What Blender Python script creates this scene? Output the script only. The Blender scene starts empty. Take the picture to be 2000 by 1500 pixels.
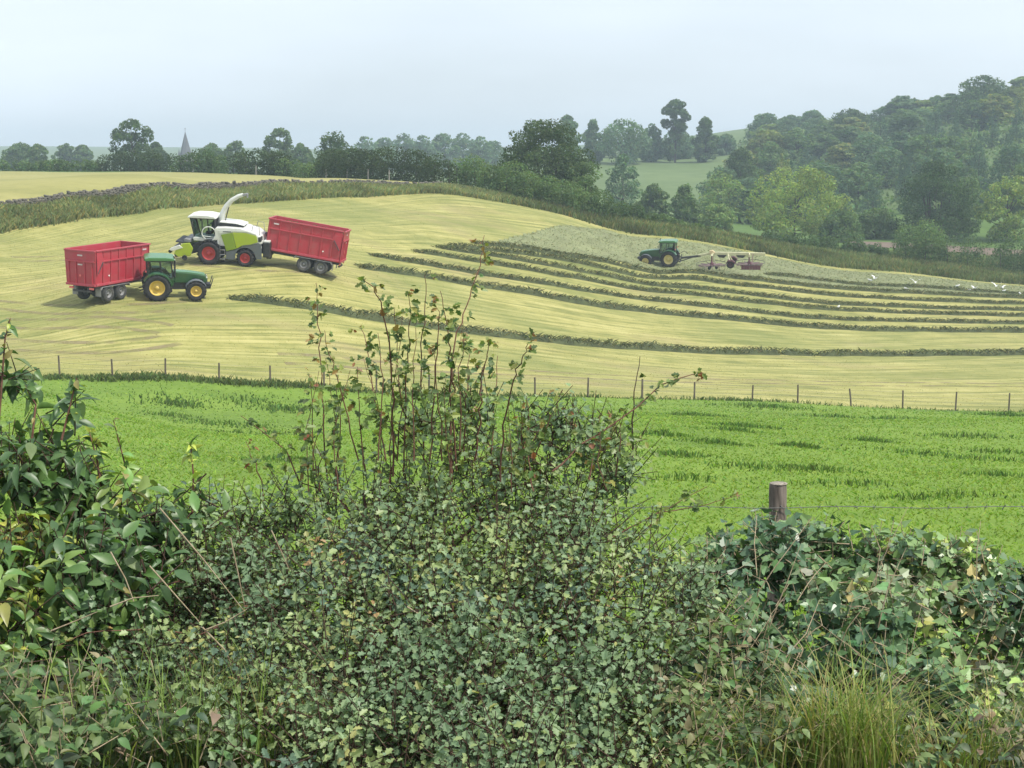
import bpy, bmesh, math, random
import numpy as np
from mathutils import Vector, Matrix

R = math.radians
rng = np.random.default_rng(7)
random.seed(7)
sc = bpy.context.scene
COL = sc.collection

# ------------------------------------------------------------------ camera
FPX = 3000.0                       # focal length in pixels of the 2000 px wide photograph
PITCH = math.atan(420.0 / FPX)     # looking slightly down into the valley
cam = bpy.data.cameras.new('camera')
cam.sensor_width = 36.0
cam.lens = 36.0 * FPX / 2000.0
cam.clip_start = 0.1
cam.clip_end = 8000.0
camo = bpy.data.objects.new('camera', cam)
COL.objects.link(camo)
camo.location = (0, 0, 0)
camo.rotation_euler = (R(90) - PITCH, 0, 0)
sc.camera = camo

# ------------------------------------------------------------------ sky, sun, exposure
SUN_EL, SUN_AZ = R(56), R(122)      # azimuth measured from +Y (view direction) towards +X
world = bpy.data.worlds.new('World')
sc.world = world
world.use_nodes = True
wn, wl = world.node_tree.nodes, world.node_tree.links
wn.clear()
wo = wn.new('ShaderNodeOutputWorld')
bg = wn.new('ShaderNodeBackground')
sky = wn.new('ShaderNodeTexSky')
sky.sky_type = 'NISHITA'
sky.sun_disc = False
sky.sun_elevation = SUN_EL
sky.sun_rotation = SUN_AZ
sky.altitude = 100
sky.air_density = 1.0
sky.dust_density = 3.0
sky.ozone_density = 1.0
# thin, even high cloud: the blue sky is veiled by pale grey everywhere
veil = wn.new('ShaderNodeMix'); veil.data_type = 'RGBA'
wtc = wn.new('ShaderNodeTexCoord'); wmp = wn.new('ShaderNodeMapping'); wmp.inputs['Scale'].default_value = (1.2, 1.2, 5)
wnz = wn.new('ShaderNodeTexNoise'); wnz.inputs['Scale'].default_value = 2.2; wnz.inputs['Detail'].default_value = 4
wmr = wn.new('ShaderNodeMapRange'); wmr.inputs[1].default_value = 0.3; wmr.inputs[2].default_value = 0.7
wmr.inputs[3].default_value = 0.6; wmr.inputs[4].default_value = 0.95
wl.new(wtc.outputs['Generated'], wmp.inputs[0]); wl.new(wmp.outputs[0], wnz.inputs['Vector'])
wl.new(wnz.outputs['Fac'], wmr.inputs[0]); wl.new(wmr.outputs[0], veil.inputs[0])
veil.inputs[7].default_value = (6.8, 7.4, 8.05, 1)
wl.new(sky.outputs[0], veil.inputs[6])
wl.new(veil.outputs[2], bg.inputs[0])
bg.inputs[1].default_value = 0.108
wl.new(bg.outputs[0], wo.inputs[0])

sun = bpy.data.lights.new('sun', 'SUN')
sun.energy = 2.9
sun.angle = R(2.5)
sun.color = (1.0, 0.95, 0.86)
suno = bpy.data.objects.new('sun', sun)
COL.objects.link(suno)
sd = Vector((math.sin(SUN_AZ) * math.cos(SUN_EL), math.cos(SUN_AZ) * math.cos(SUN_EL), math.sin(SUN_EL)))
suno.rotation_euler = (-sd).to_track_quat('-Z', 'Y').to_euler()
suno.location = (40, 40, 80)

sc.view_settings.view_transform = 'Standard'
sc.view_settings.look = 'None'
sc.view_settings.gamma = 1
sc.view_settings.exposure = 0.55
sc.cycles.max_bounces = 7
sc.cycles.diffuse_bounces = 3
sc.cycles.glossy_bounces = 2
sc.cycles.transmission_bounces = 4
sc.cycles.transparent_max_bounces = 8
sc.cycles.volume_bounces = 0

# ------------------------------------------------------------------ small helpers
SP, CP = math.sin(PITCH), math.cos(PITCH)


def uq(px, py):
    """pixel of the photograph -> (x/y, z/y) of its line of sight"""
    X = (px - 1000.0) / FPX
    Yc = (750.0 - py) / FPX
    den = CP + Yc * SP
    return X / den, (-SP + Yc * CP) / den


def P(px, py, d):
    u, q = uq(px, py)
    return Vector((u * d, d, q * d))


def to_px(p):
    """world points (N,3) -> pixel coordinates in the 2000 px frame"""
    p = np.asarray(p, float)
    f = p[..., 1] * CP - p[..., 2] * SP
    up = p[..., 1] * SP + p[..., 2] * CP
    return 1000 + FPX * p[..., 0] / f, 750 - FPX * up / f


def vnoise(p, seed=0):
    """value noise for (N,k) points, k = 2 or 3, range 0..1"""
    p = np.asarray(p, float)
    i = np.floor(p).astype(np.int64)
    f = p - i
    f = f * f * (3 - 2 * f)
    k = p.shape[1]
    out = np.zeros(len(p))
    for c in range(2 ** k):
        w = np.ones(len(p))
        h = np.full(len(p), seed * 7919 + 13, dtype=np.int64)
        for a in range(k):
            b = (c >> a) & 1
            w *= f[:, a] if b else 1 - f[:, a]
            h = (h ^ ((i[:, a] + b) * (73856093, 19349663, 83492791)[a])) * 1103515245 + 12345
            h &= 0x7fffffff
        out += w * ((h >> 8) & 0xffff) / 65535.0
    return out


def fbm(p, oct=3, seed=0):
    s, a, t = 0, 0.5, 0
    p = np.asarray(p, float)
    for o in range(oct):
        s = s + a * vnoise(p * 2 ** o, seed + o)
        t += a
        a *= 0.5
    return s / t


def link(o, parent=None):
    COL.objects.link(o)
    if parent is not None:
        o.parent = parent
    return o


def tag(o, label=None, cat=None, group=None, kind=None):
    if label: o['label'] = label
    if cat: o['category'] = cat
    if group: o['group'] = group
    if kind: o['kind'] = kind
    return o


def empty(name, loc=(0, 0, 0), mat=None):
    o = bpy.data.objects.new(name, None)
    o.empty_display_size = 0.2
    COL.objects.link(o)
    if mat is not None:
        o.matrix_world = mat
    else:
        o.location = loc
    return o


def np_mesh(name, V, F, mat=None, col=None, smooth=False, attrs=None):
    """V (N,3), F (M,k) -> mesh datablock; col (N,3) point colour"""
    V = np.asarray(V, np.float32)
    F = np.asarray(F, np.int32)
    m = bpy.data.meshes.new(name)
    k = F.shape[1]
    m.vertices.add(len(V)); m.vertices.foreach_set('co', V.ravel())
    m.loops.add(F.size); m.loops.foreach_set('vertex_index', F.ravel())
    m.polygons.add(len(F))
    m.polygons.foreach_set('loop_start', np.arange(0, F.size, k, dtype=np.int32))
    if smooth:
        m.polygons.foreach_set('use_smooth', np.ones(len(F), bool))
    if col is not None:
        a = m.attributes.new('col', 'FLOAT_COLOR', 'POINT')
        c = np.ones((len(V), 4), np.float32); c[:, :3] = col
        a.data.foreach_set('color', c.ravel())
    for nm, arr in (attrs or {}).items():
        arr = np.asarray(arr, np.float32)
        a = m.attributes.new(nm, 'FLOAT_VECTOR', 'POINT')
        a.data.foreach_set('vector', arr.ravel())
    m.update(calc_edges=True)
    if mat is not None:
        m.materials.append(mat)
    return m


def np_obj(name, V, F, mat=None, col=None, parent=None, smooth=False, attrs=None):
    return link(bpy.data.objects.new(name, np_mesh(name, V, F, mat, col, smooth, attrs)), parent)


# ------------------------------------------------------------------ materials
def new_mat(name):
    m = bpy.data.materials.new(name)
    m.use_nodes = True
    n, l = m.node_tree.nodes, m.node_tree.links
    return m, n, l, n['Principled BSDF']


def ramp(n, stops):
    r = n.new('ShaderNodeValToRGB')
    e = r.color_ramp.elements
    while len(e) > len(stops): e.remove(e[-1])
    while len(e) < len(stops): e.new(1)
    for s, (p, c) in zip(e, stops):
        s.position = p
        s.color = (c[0], c[1], c[2], 1)
    return r


def paint(name, col, rough=0.4, spec=0.5, dirt=0.35, dirtcol=(0.16, 0.13, 0.08), scale=2.0, metal=0.0):
    """solid colour with uneven dust and slightly uneven gloss"""
    m, n, l, b = new_mat(name)
    tc = n.new('ShaderNodeTexCoord')
    nz = n.new('ShaderNodeTexNoise'); nz.inputs['Scale'].default_value = scale; nz.inputs['Detail'].default_value = 6
    nz.inputs['Roughness'].default_value = 0.65
    l.new(tc.outputs['Object'], nz.inputs['Vector'])
    r = ramp(n, [(0.42, (0, 0, 0)), (0.75, (dirt, dirt, dirt))])
    l.new(nz.outputs['Fac'], r.inputs[0])
    mx = n.new('ShaderNodeMix'); mx.data_type = 'RGBA'
    mx.inputs[6].default_value = (*col, 1); mx.inputs[7].default_value = (*dirtcol, 1)
    l.new(r.outputs[0], mx.inputs[0]); l.new(mx.outputs[2], b.inputs['Base Color'])
    mr = n.new('ShaderNodeMapRange'); mr.inputs[3].default_value = rough; mr.inputs[4].default_value = min(1, rough + 0.35)
    l.new(r.outputs[0], mr.inputs[0]); l.new(mr.outputs[0], b.inputs['Roughness'])
    b.inputs['Specular IOR Level'].default_value = spec
    b.inputs['Metallic'].default_value = metal
    return m


def leaf_mat(name, rough=0.45, spec=0.5, trans=0.3, tint=(1.25, 1.35, 0.55), vary=0.25):
    """leaf surface: colour from the mesh, light passing through, waxy sheen"""
    m, n, l, b = new_mat(name)
    at = n.new('ShaderNodeAttribute'); at.attribute_name = 'col'
    tc = n.new('ShaderNodeNewGeometry')
    nz = n.new('ShaderNodeTexNoise'); nz.inputs['Scale'].default_value = 30; nz.inputs['Detail'].default_value = 2
    l.new(tc.outputs['Position'], nz.inputs['Vector'])
    mr = n.new('ShaderNodeMapRange'); mr.inputs[3].default_value = 1 - vary; mr.inputs[4].default_value = 1 + vary
    l.new(nz.outputs['Fac'], mr.inputs[0])
    mm = n.new('ShaderNodeMix'); mm.data_type = 'RGBA'; mm.blend_type = 'MULTIPLY'; mm.inputs[0].default_value = 1
    l.new(at.outputs['Color'], mm.inputs[6]); l.new(mr.outputs[0], mm.inputs[7])
    l.new(mm.outputs[2], b.inputs['Base Color'])
    b.inputs['Roughness'].default_value = rough
    b.inputs['Specular IOR Level'].default_value = spec
    if trans > 0:
        t2 = n.new('ShaderNodeMix'); t2.data_type = 'RGBA'; t2.blend_type = 'MULTIPLY'; t2.inputs[0].default_value = 1
        t2.inputs[7].default_value = (*tint, 1)
        l.new(mm.outputs[2], t2.inputs[6])
        tr = n.new('ShaderNodeBsdfTranslucent')
        l.new(t2.outputs[2], tr.inputs[0])
        ms = n.new('ShaderNodeMixShader'); ms.inputs[0].default_value = trans
        l.new(b.outputs[0], ms.inputs[1]); l.new(tr.outputs[0], ms.inputs[2])
        l.new(ms.outputs[0], n['Material Output'].inputs[0])
    return m


def bark_mat(name, c1, c2, scale=8):
    m, n, l, b = new_mat(name)
    tc = n.new('ShaderNodeTexCoord')
    mp = n.new('ShaderNodeMapping'); mp.inputs['Scale'].default_value = (scale, scale, scale * 0.15)
    l.new(tc.outputs['Object'], mp.inputs['Vector'])
    nz = n.new('ShaderNodeTexNoise'); nz.inputs['Scale'].default_value = 3; nz.inputs['Detail'].default_value = 6
    l.new(mp.outputs[0], nz.inputs['Vector'])
    r = ramp(n, [(0.35, c1), (0.68, c2)])
    l.new(nz.outputs['Fac'], r.inputs[0]); l.new(r.outputs[0], b.inputs['Base Color'])
    bp = n.new('ShaderNodeBump'); bp.inputs['Strength'].default_value = 0.5; bp.inputs['Distance'].default_value = 0.01
    l.new(nz.outputs['Fac'], bp.inputs['Height']); l.new(bp.outputs[0], b.inputs['Normal'])
    b.inputs['Roughness'].default_value = 0.85
    b.inputs['Specular IOR Level'].default_value = 0.2
    return m


def ground_mat(name, stops, scale=0.15, scale2=3.0, mix2=0.5, bump=0.4, bdist=0.05, stretch=(1, 1, 1), attr=None, rough=0.9):
    """two sizes of blotch in one colour ramp, over world position or a lay-out attribute"""
    m, n, l, b = new_mat(name)
    if attr:
        src = n.new('ShaderNodeAttribute'); src.attribute_name = attr; vec = src.outputs['Vector']
    else:
        src = n.new('ShaderNodeNewGeometry'); vec = src.outputs['Position']
    mp = n.new('ShaderNodeMapping'); mp.inputs['Scale'].default_value = stretch
    l.new(vec, mp.inputs['Vector'])
    a = n.new('ShaderNodeTexNoise'); a.inputs['Scale'].default_value = scale; a.inputs['Detail'].default_value = 5
    a.inputs['Roughness'].default_value = 0.6
    l.new(mp.outputs[0], a.inputs['Vector'])
    g = n.new('ShaderNodeNewGeometry')
    c = n.new('ShaderNodeTexNoise'); c.inputs['Scale'].default_value = scale2; c.inputs['Detail'].default_value = 5
    c.inputs['Roughness'].default_value = 0.7
    l.new(g.outputs['Position'], c.inputs['Vector'])
    mx = n.new('ShaderNodeMix'); mx.inputs[0].default_value = mix2
    l.new(a.outputs['Fac'], mx.inputs[2]); l.new(c.outputs['Fac'], mx.inputs[3])
    r = ramp(n, stops)
    l.new(mx.outputs[0], r.inputs[0]); l.new(r.outputs[0], b.inputs['Base Color'])
    bp = n.new('ShaderNodeBump'); bp.inputs['Strength'].default_value = bump; bp.inputs['Distance'].default_value = bdist
    l.new(c.outputs['Fac'], bp.inputs['Height']); l.new(bp.outputs[0], b.inputs['Normal'])
    b.inputs['Roughness'].default_value = rough
    b.inputs['Specular IOR Level'].default_value = 0.15
    return m


M = {}
M['pasture'] = ground_mat('pasture_turf', [(0.32, (0.095, 0.16, 0.028)), (0.5, (0.15, 0.235, 0.036)), (0.68, (0.205, 0.29, 0.046))],
                          scale=0.22, scale2=2.2, mix2=0.45, bump=0.6, bdist=0.08, stretch=(0.5, 1, 1))
M['stubble'] = ground_mat('mown_stubble', [(0.36, (0.15, 0.165, 0.05)), (0.45, (0.25, 0.25, 0.08)), (0.52, (0.335, 0.315, 0.108)), (0.62, (0.43, 0.395, 0.16))],
                          scale=1.0, scale2=0.45, mix2=0.3, bump=0.5, bdist=0.06, attr='lay')
def patchy(m, col, scale, lo, hi, amt, stretch=(1, 1, 1)):
    """broad patches of another growth laid over a ground material"""
    n, l = m.node_tree.nodes, m.node_tree.links
    b = n['Principled BSDF']
    src = b.inputs['Base Color'].links[0].from_socket
    g = n.new('ShaderNodeNewGeometry'); mp = n.new('ShaderNodeMapping'); mp.inputs['Scale'].default_value = stretch
    nz = n.new('ShaderNodeTexNoise'); nz.inputs['Scale'].default_value = scale; nz.inputs['Detail'].default_value = 6; nz.inputs['Roughness'].default_value = 0.62
    l.new(g.outputs['Position'], mp.inputs[0]); l.new(mp.outputs[0], nz.inputs['Vector'])
    r = n.new('ShaderNodeMapRange'); r.inputs[1].default_value = lo; r.inputs[2].default_value = hi; r.inputs[4].default_value = amt
    l.new(nz.outputs['Fac'], r.inputs[0])
    mx = n.new('ShaderNodeMix'); mx.data_type = 'RGBA'; mx.inputs[7].default_value = (*col, 1)
    l.new(r.outputs[0], mx.inputs[0]); l.new(src, mx.inputs[6]); l.new(mx.outputs[2], b.inputs['Base Color'])


patchy(M['stubble'], (0.155, 0.185, 0.055), 0.085, 0.45, 0.64, 0.65, (0.5, 1, 1))
patchy(M['stubble'], (0.30, 0.245, 0.125), 0.11, 0.55, 0.72, 0.6, (0.5, 1.2, 1))
patchy(M['pasture'], (0.075, 0.145, 0.028), 0.2, 0.56, 0.72, 0.7, (0.45, 1, 1))
M['upper'] = ground_mat('upper_stubble', [(0.3, (0.22, 0.22, 0.075)), (0.5, (0.295, 0.28, 0.10)), (0.7, (0.36, 0.33, 0.135))],
                        scale=0.12, scale2=0.8, mix2=0.4, stretch=(0.15, 1, 1))
M['bank'] = ground_mat('bank_earth', [(0.3, (0.035, 0.055, 0.018)), (0.7, (0.09, 0.12, 0.035))], scale=0.4, scale2=2)
M['meadow'] = ground_mat('meadow_grass', [(0.3, (0.06, 0.105, 0.025)), (0.5, (0.095, 0.16, 0.038)), (0.7, (0.14, 0.21, 0.055))], scale=0.06, scale2=0.5)
M['hill'] = ground_mat('hill_grass', [(0.3, (0.085, 0.125, 0.045)), (0.5, (0.115, 0.165, 0.06)), (0.7, (0.155, 0.205, 0.08))], scale=0.012, scale2=0.15)
M['verge'] = ground_mat('verge_soil', [(0.3, (0.02, 0.022, 0.012)), (0.6, (0.05, 0.055, 0.025)), (0.8, (0.10, 0.09, 0.05))], scale=1.5, scale2=9)
M['soil'] = ground_mat('bare_soil', [(0.3, (0.13, 0.10, 0.075)), (0.7, (0.20, 0.155, 0.12))], scale=0.3, scale2=2)
M['treeleaf'] = leaf_mat('tree_foliage', rough=0.65, spec=0.25, trans=0.42, vary=0.15)
M['grass'] = leaf_mat('grass_blade', rough=0.6, spec=0.25, trans=0.35, vary=0.2)
M['bark'] = bark_mat('tree_bark', (0.035, 0.028, 0.02), (0.10, 0.085, 0.065), 3)

# ------------------------------------------------------------------ the lie of the land
# surveyed heights: where (seen from the gate) the ground lies at a given distance
CTRL = []
for px in (-700, 0, 1000, 2000, 2700):
    t = min(max(px, -300), 2300) / 2000.0
    z1 = -11.75 - 4.35 * t
    d1 = 88 + 14 * t
    for d in (12, 20, 30, 45, 65):
        z = -3.05 + (z1 + 3.05) * (d - 9) / (d1 - 9)
        z += 0.25 * math.sin(px * 0.003 + d * 0.12) * min(1, (d - 9) / 20)
        CTRL.append(('uq', (px - 1000) / 3000.0, d, z / d))
for px, py, d in [
    # fence line
    (-700, 722, 84), (0, 738, 88), (220, 743, 89), (428, 748, 90.3), (528, 753, 91), (735, 766, 92.3), (1000, 773, 94), (1250, 779, 96), (1480, 783, 98), (1740, 797, 100), (2000, 804, 102), (2700, 815, 107),
    # mown field
    (-500, 620, 99), (0, 620, 101.5), (200, 593, 104), (330, 592, 105), (430, 515, 117), (615, 531, 118.5),
    (-500, 520, 113), (0, 520, 116),
    (700, 617, 111), (1000, 657, 118), (1400, 688, 130), (2000, 693, 142), (2700, 700, 150),
    (680, 517, 126), (977, 565, 136), (1270, 610, 144), (1580, 640, 151), (2000, 648, 160), (2700, 655, 168),
    (905, 471, 152), (1100, 500, 160), (1332, 531, 168), (1670, 566, 182), (2000, 582, 193), (2700, 600, 205),
    (1100, 440, 175), (1290, 522, 172), (800, 430, 156), (400, 440, 137),
    # far edge of the field
    (-600, 500, 122), (0, 454, 130), (70, 441, 133.5), (140, 430, 137), (210, 421, 140.5), (280, 413, 143.8), (350, 406, 147), (470, 397, 153.5), (595, 389, 160), (710, 384, 168), (830, 378, 176), (1000, 399, 181), (1100, 420, 184), (1300, 461, 189),
    (1500, 497, 196), (1750, 530, 204), (2000, 556, 212), (2700, 605, 225),
    # top of the bank under the wall, level ground behind it
    (-600, 448, 127), (0, 413, 135), (140, 393, 142), (300, 374, 150), (525, 367, 166), (700, 366, 172), (860, 366, 183),
    (-600, 435, 130), (0, 397, 138), (140, 379, 145), (300, 362, 153), (525, 357, 169), (700, 358, 176),
    (0, 362, 180), (300, 349, 190), (525, 351, 192),
    (-600, 350, 260), (0, 335, 255), (300, 337, 240), (500, 342, 225), (680, 352, 205), (860, 360, 196),
    (1000, 385, 192), (1100, 403, 197), (1300, 441, 206), (1500, 476, 218),
    (0, 338, 330), (500, 345, 330), (900, 365, 330), (0, 345, 480), (500, 345, 480), (900, 350, 480), (0, 338, 800), (600, 338, 800), (1000, 335, 800),
    # valley to the right and the hill beyond it
    (1750, 500, 240), (2000, 535, 240), (2700, 560, 250), (2000, 470, 285), (1750, 468, 285), (1550, 467, 295), (2700, 480, 300),
    (1300, 437, 290), (1100, 415, 280), (1300, 393, 400), (1180, 390, 400), (1300, 350, 470), (1300, 311, 560), (1100, 312, 560), (1400, 305, 560),
    (1500, 400, 390), (1500, 330, 480), (1500, 268, 620), (1450, 252, 900),
    (1750, 400, 360), (1750, 310, 460), (1750, 240, 580), (1750, 232, 900), (2000, 400, 345), (2000, 300, 420), (2000, 210, 520), (2000, 196, 620), (2000, 205, 900),
    (2700, 400, 345), (2700, 300, 420), (2700, 200, 540), (2700, 180, 900),
    # far ridges
    (-700, 287, 2100), (0, 286, 2100), (500, 289, 2100), (1000, 291, 2100), (1450, 258, 2100), (2000, 225, 2100), (2700, 215, 2100),
    (-700, 296, 3300), (500, 298, 3300), (1000, 300, 3300), (1500, 275, 3300), (2700, 245, 3300),
]:
    u, q = uq(px, py)
    CTRL.append(('uq', u, d, q))

_c = np.array([[c[1] * 3.2, math.log(c[2]), c[3]] for c in CTRL])


def _phi(r2):
    return np.where(r2 > 1e-12, 0.5 * r2 * np.log(np.maximum(r2, 1e-12)), 0)


_n = len(_c)
_A = np.zeros((_n + 3, _n + 3))
_d2 = (_c[:, None, 0] - _c[None, :, 0]) ** 2 + (_c[:, None, 1] - _c[None, :, 1]) ** 2
_A[:_n, :_n] = _phi(_d2) + 2e-5 * np.eye(_n)
_A[:_n, _n] = 1; _A[:_n, _n + 1] = _c[:, 0]; _A[:_n, _n + 2] = _c[:, 1]
_A[_n:, :_n] = _A[:_n, _n:].T
_w = np.linalg.solve(_A, np.concatenate([_c[:, 2], [0, 0, 0]]))


def ground(x, y):
    x = np.atleast_1d(np.asarray(x, float)); y = np.atleast_1d(np.asarray(y, float))
    yy = np.clip(y, 12, 3400)
    u = np.clip(x / yy, -0.62, 0.62) * 3.2
    v = np.log(yy)
    q = np.zeros(len(x))
    for s in range(0, len(x), 20000):
        e = slice(s, s + 20000)
        r2 = (u[e, None] - _c[None, :, 0]) ** 2 + (v[e, None] - _c[None, :, 1]) ** 2
        q[e] = _phi(r2) @ _w[:_n] + _w[_n] + _w[_n + 1] * u[e] + _w[_n + 2] * v[e]
    z = q * yy
    z += (fbm(np.stack([x * 0.12, y * 0.12], 1), 3, 3) - 0.5) * 0.14 * np.clip((yy - 14) / 30, 0, 1)
    zn = np.interp(y, [-30, 2.0, 4.5, 6.5, 9, 12], [-1.6, -1.65, -2.05, -2.5, -2.95, -3.35])
    t = np.clip((y - 9) / 4, 0, 1)
    return z * t + zn * (1 - t)


def gz(x, y):
    return float(ground([x], [y])[0])


def gpt(px, d):
    """ground point at distance d in the direction of photo column px (iterated for pitch)"""
    py = 500
    for _ in range(4):
        u, q = uq(px, py)
        z = gz(u * d, d)
        py = to_px(np.array([u * d, d, z]))[1]
    return Vector((u * d, d, z))


def hit(pts, lo=20, hi=1500):
    """where the sight lines through photo points meet the ground"""
    out = []
    ds = np.exp(np.linspace(math.log(lo), math.log(hi), 500))
    for px, py in pts:
        u, q = uq(px, py)
        g = ground(u * ds, ds) - q * ds
        k = np.where(g > 0)[0]
        if len(k) == 0:
            i = int(np.argmax(g / ds)); d = ds[i]
        elif k[0] == 0:
            d = ds[0]
        else:
            i = k[0]; t = g[i - 1] / (g[i - 1] - g[i]); d = ds[i - 1] + t * (ds[i] - ds[i - 1])
        out.append((u * d, d, gz(u * d, d)))
    return np.array(out)


def curve_d(pts):
    a = np.array([(uq(px, py)[0], d) for px, py, d in pts])
    return lambda u: np.interp(u, a[:, 0], a[:, 1])


d_fence = curve_d([(-700, 722, 84), (0, 733, 88), (528, 748, 91), (1000, 772, 94), (1480, 783, 98), (2000, 803, 102), (2700, 815, 107)])
d_edge = curve_d([(-600, 500, 122), (0, 454, 130), (140, 429, 137), (350, 405, 147), (595, 389, 160), (830, 378, 176), (1000, 399, 181), (1100, 420, 184),
                  (1300, 461, 189), (1500, 497, 196), (1750, 530, 204), (2000, 556, 212), (2700, 605, 225)])
d_wall = curve_d([(-600, 448, 127.5), (0, 413, 135.5), (140, 393, 142.5), (300, 374, 150.5), (525, 367, 166.5), (700, 366, 172.5), (860, 366, 183),
                  (1000, 385, 192), (1100, 403, 197), (1300, 441, 206), (1500, 476, 218), (1750, 500, 232), (2700, 560, 246)])

NC = 260
S = np.linspace(-1, 1, NC)
UW = 0.72


def strip(name, d0, d1, nr, mat, c0=0, c1=NC, logd=False, kind='structure', lay=False):
    """sheet of ground between two distances (functions of direction)"""
    s = S[c0:c1]
    nc = len(s)
    u = s * UW
    a = d0(u) if callable(d0) else np.full(nc, d0)
    b = d1(u) if callable(d1) else np.full(nc, d1)
    t = np.linspace(0, 1, nr)[:, None]
    Y = np.exp(np.log(a) * (1 - t) + np.log(b) * t) if logd else a * (1 - t) + b * t
    X = u[None, :] * np.maximum(Y, 26)
    Z = ground(X.ravel(), Y.ravel())
    V = np.stack([X.ravel(), Y.ravel(), Z], 1)
    i = np.arange(nr * nc).reshape(nr, nc)
    F = np.stack([i[:-1, :-1], i[:-1, 1:], i[1:, 1:], i[1:, :-1]], -1).reshape(-1, 4)
    attrs = None
    if lay:
        # coordinates that run along and across the mowing lanes
        px = 1000 + u * 3000
        w = t / (0.7 + 0.3 * np.clip((px[None, :] - 420) / 1580, -0.3, 1.3))
        attrs = {'lay': np.stack([X.ravel() * 0.075, (w * 95).ravel(), np.zeros(X.size)], 1)}
    o = np_obj(name, V, F, mat, smooth=True, attrs=attrs)
    tag(o, kind=kind)
    return o


strip('verge', -25.0, 9.0, 26, M['verge'])
strip('pasture', 9.0, d_fence, 130, M['pasture'])
strip('mown_field', d_fence, d_edge, 150, M['stubble'], lay=True)
strip('field_bank', d_edge, d_wall, 10, M['bank'])
csplit = int(np.searchsorted(S * UW, (900 - 1000) / 3000.0))
strip('upper_field', d_wall, curve_d([(-600, 350, 262), (0, 335, 262), (300, 337, 247), (500, 342, 232), (680, 352, 212), (900, 362, 205)]), 40, M['upper'], 0, csplit + 1)
strip('plateau', curve_d([(-600, 350, 262), (0, 335, 262), (300, 337, 247), (500, 342, 232), (680, 352, 212), (900, 362, 205)]), 350.0, 20, M['meadow'], 0, csplit + 1)
strip('valley', d_wall, 350.0, 50, M['meadow'], csplit, NC)
strip('hills', 350.0, 3300.0, 110, M['hill'], logd=True)


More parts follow.
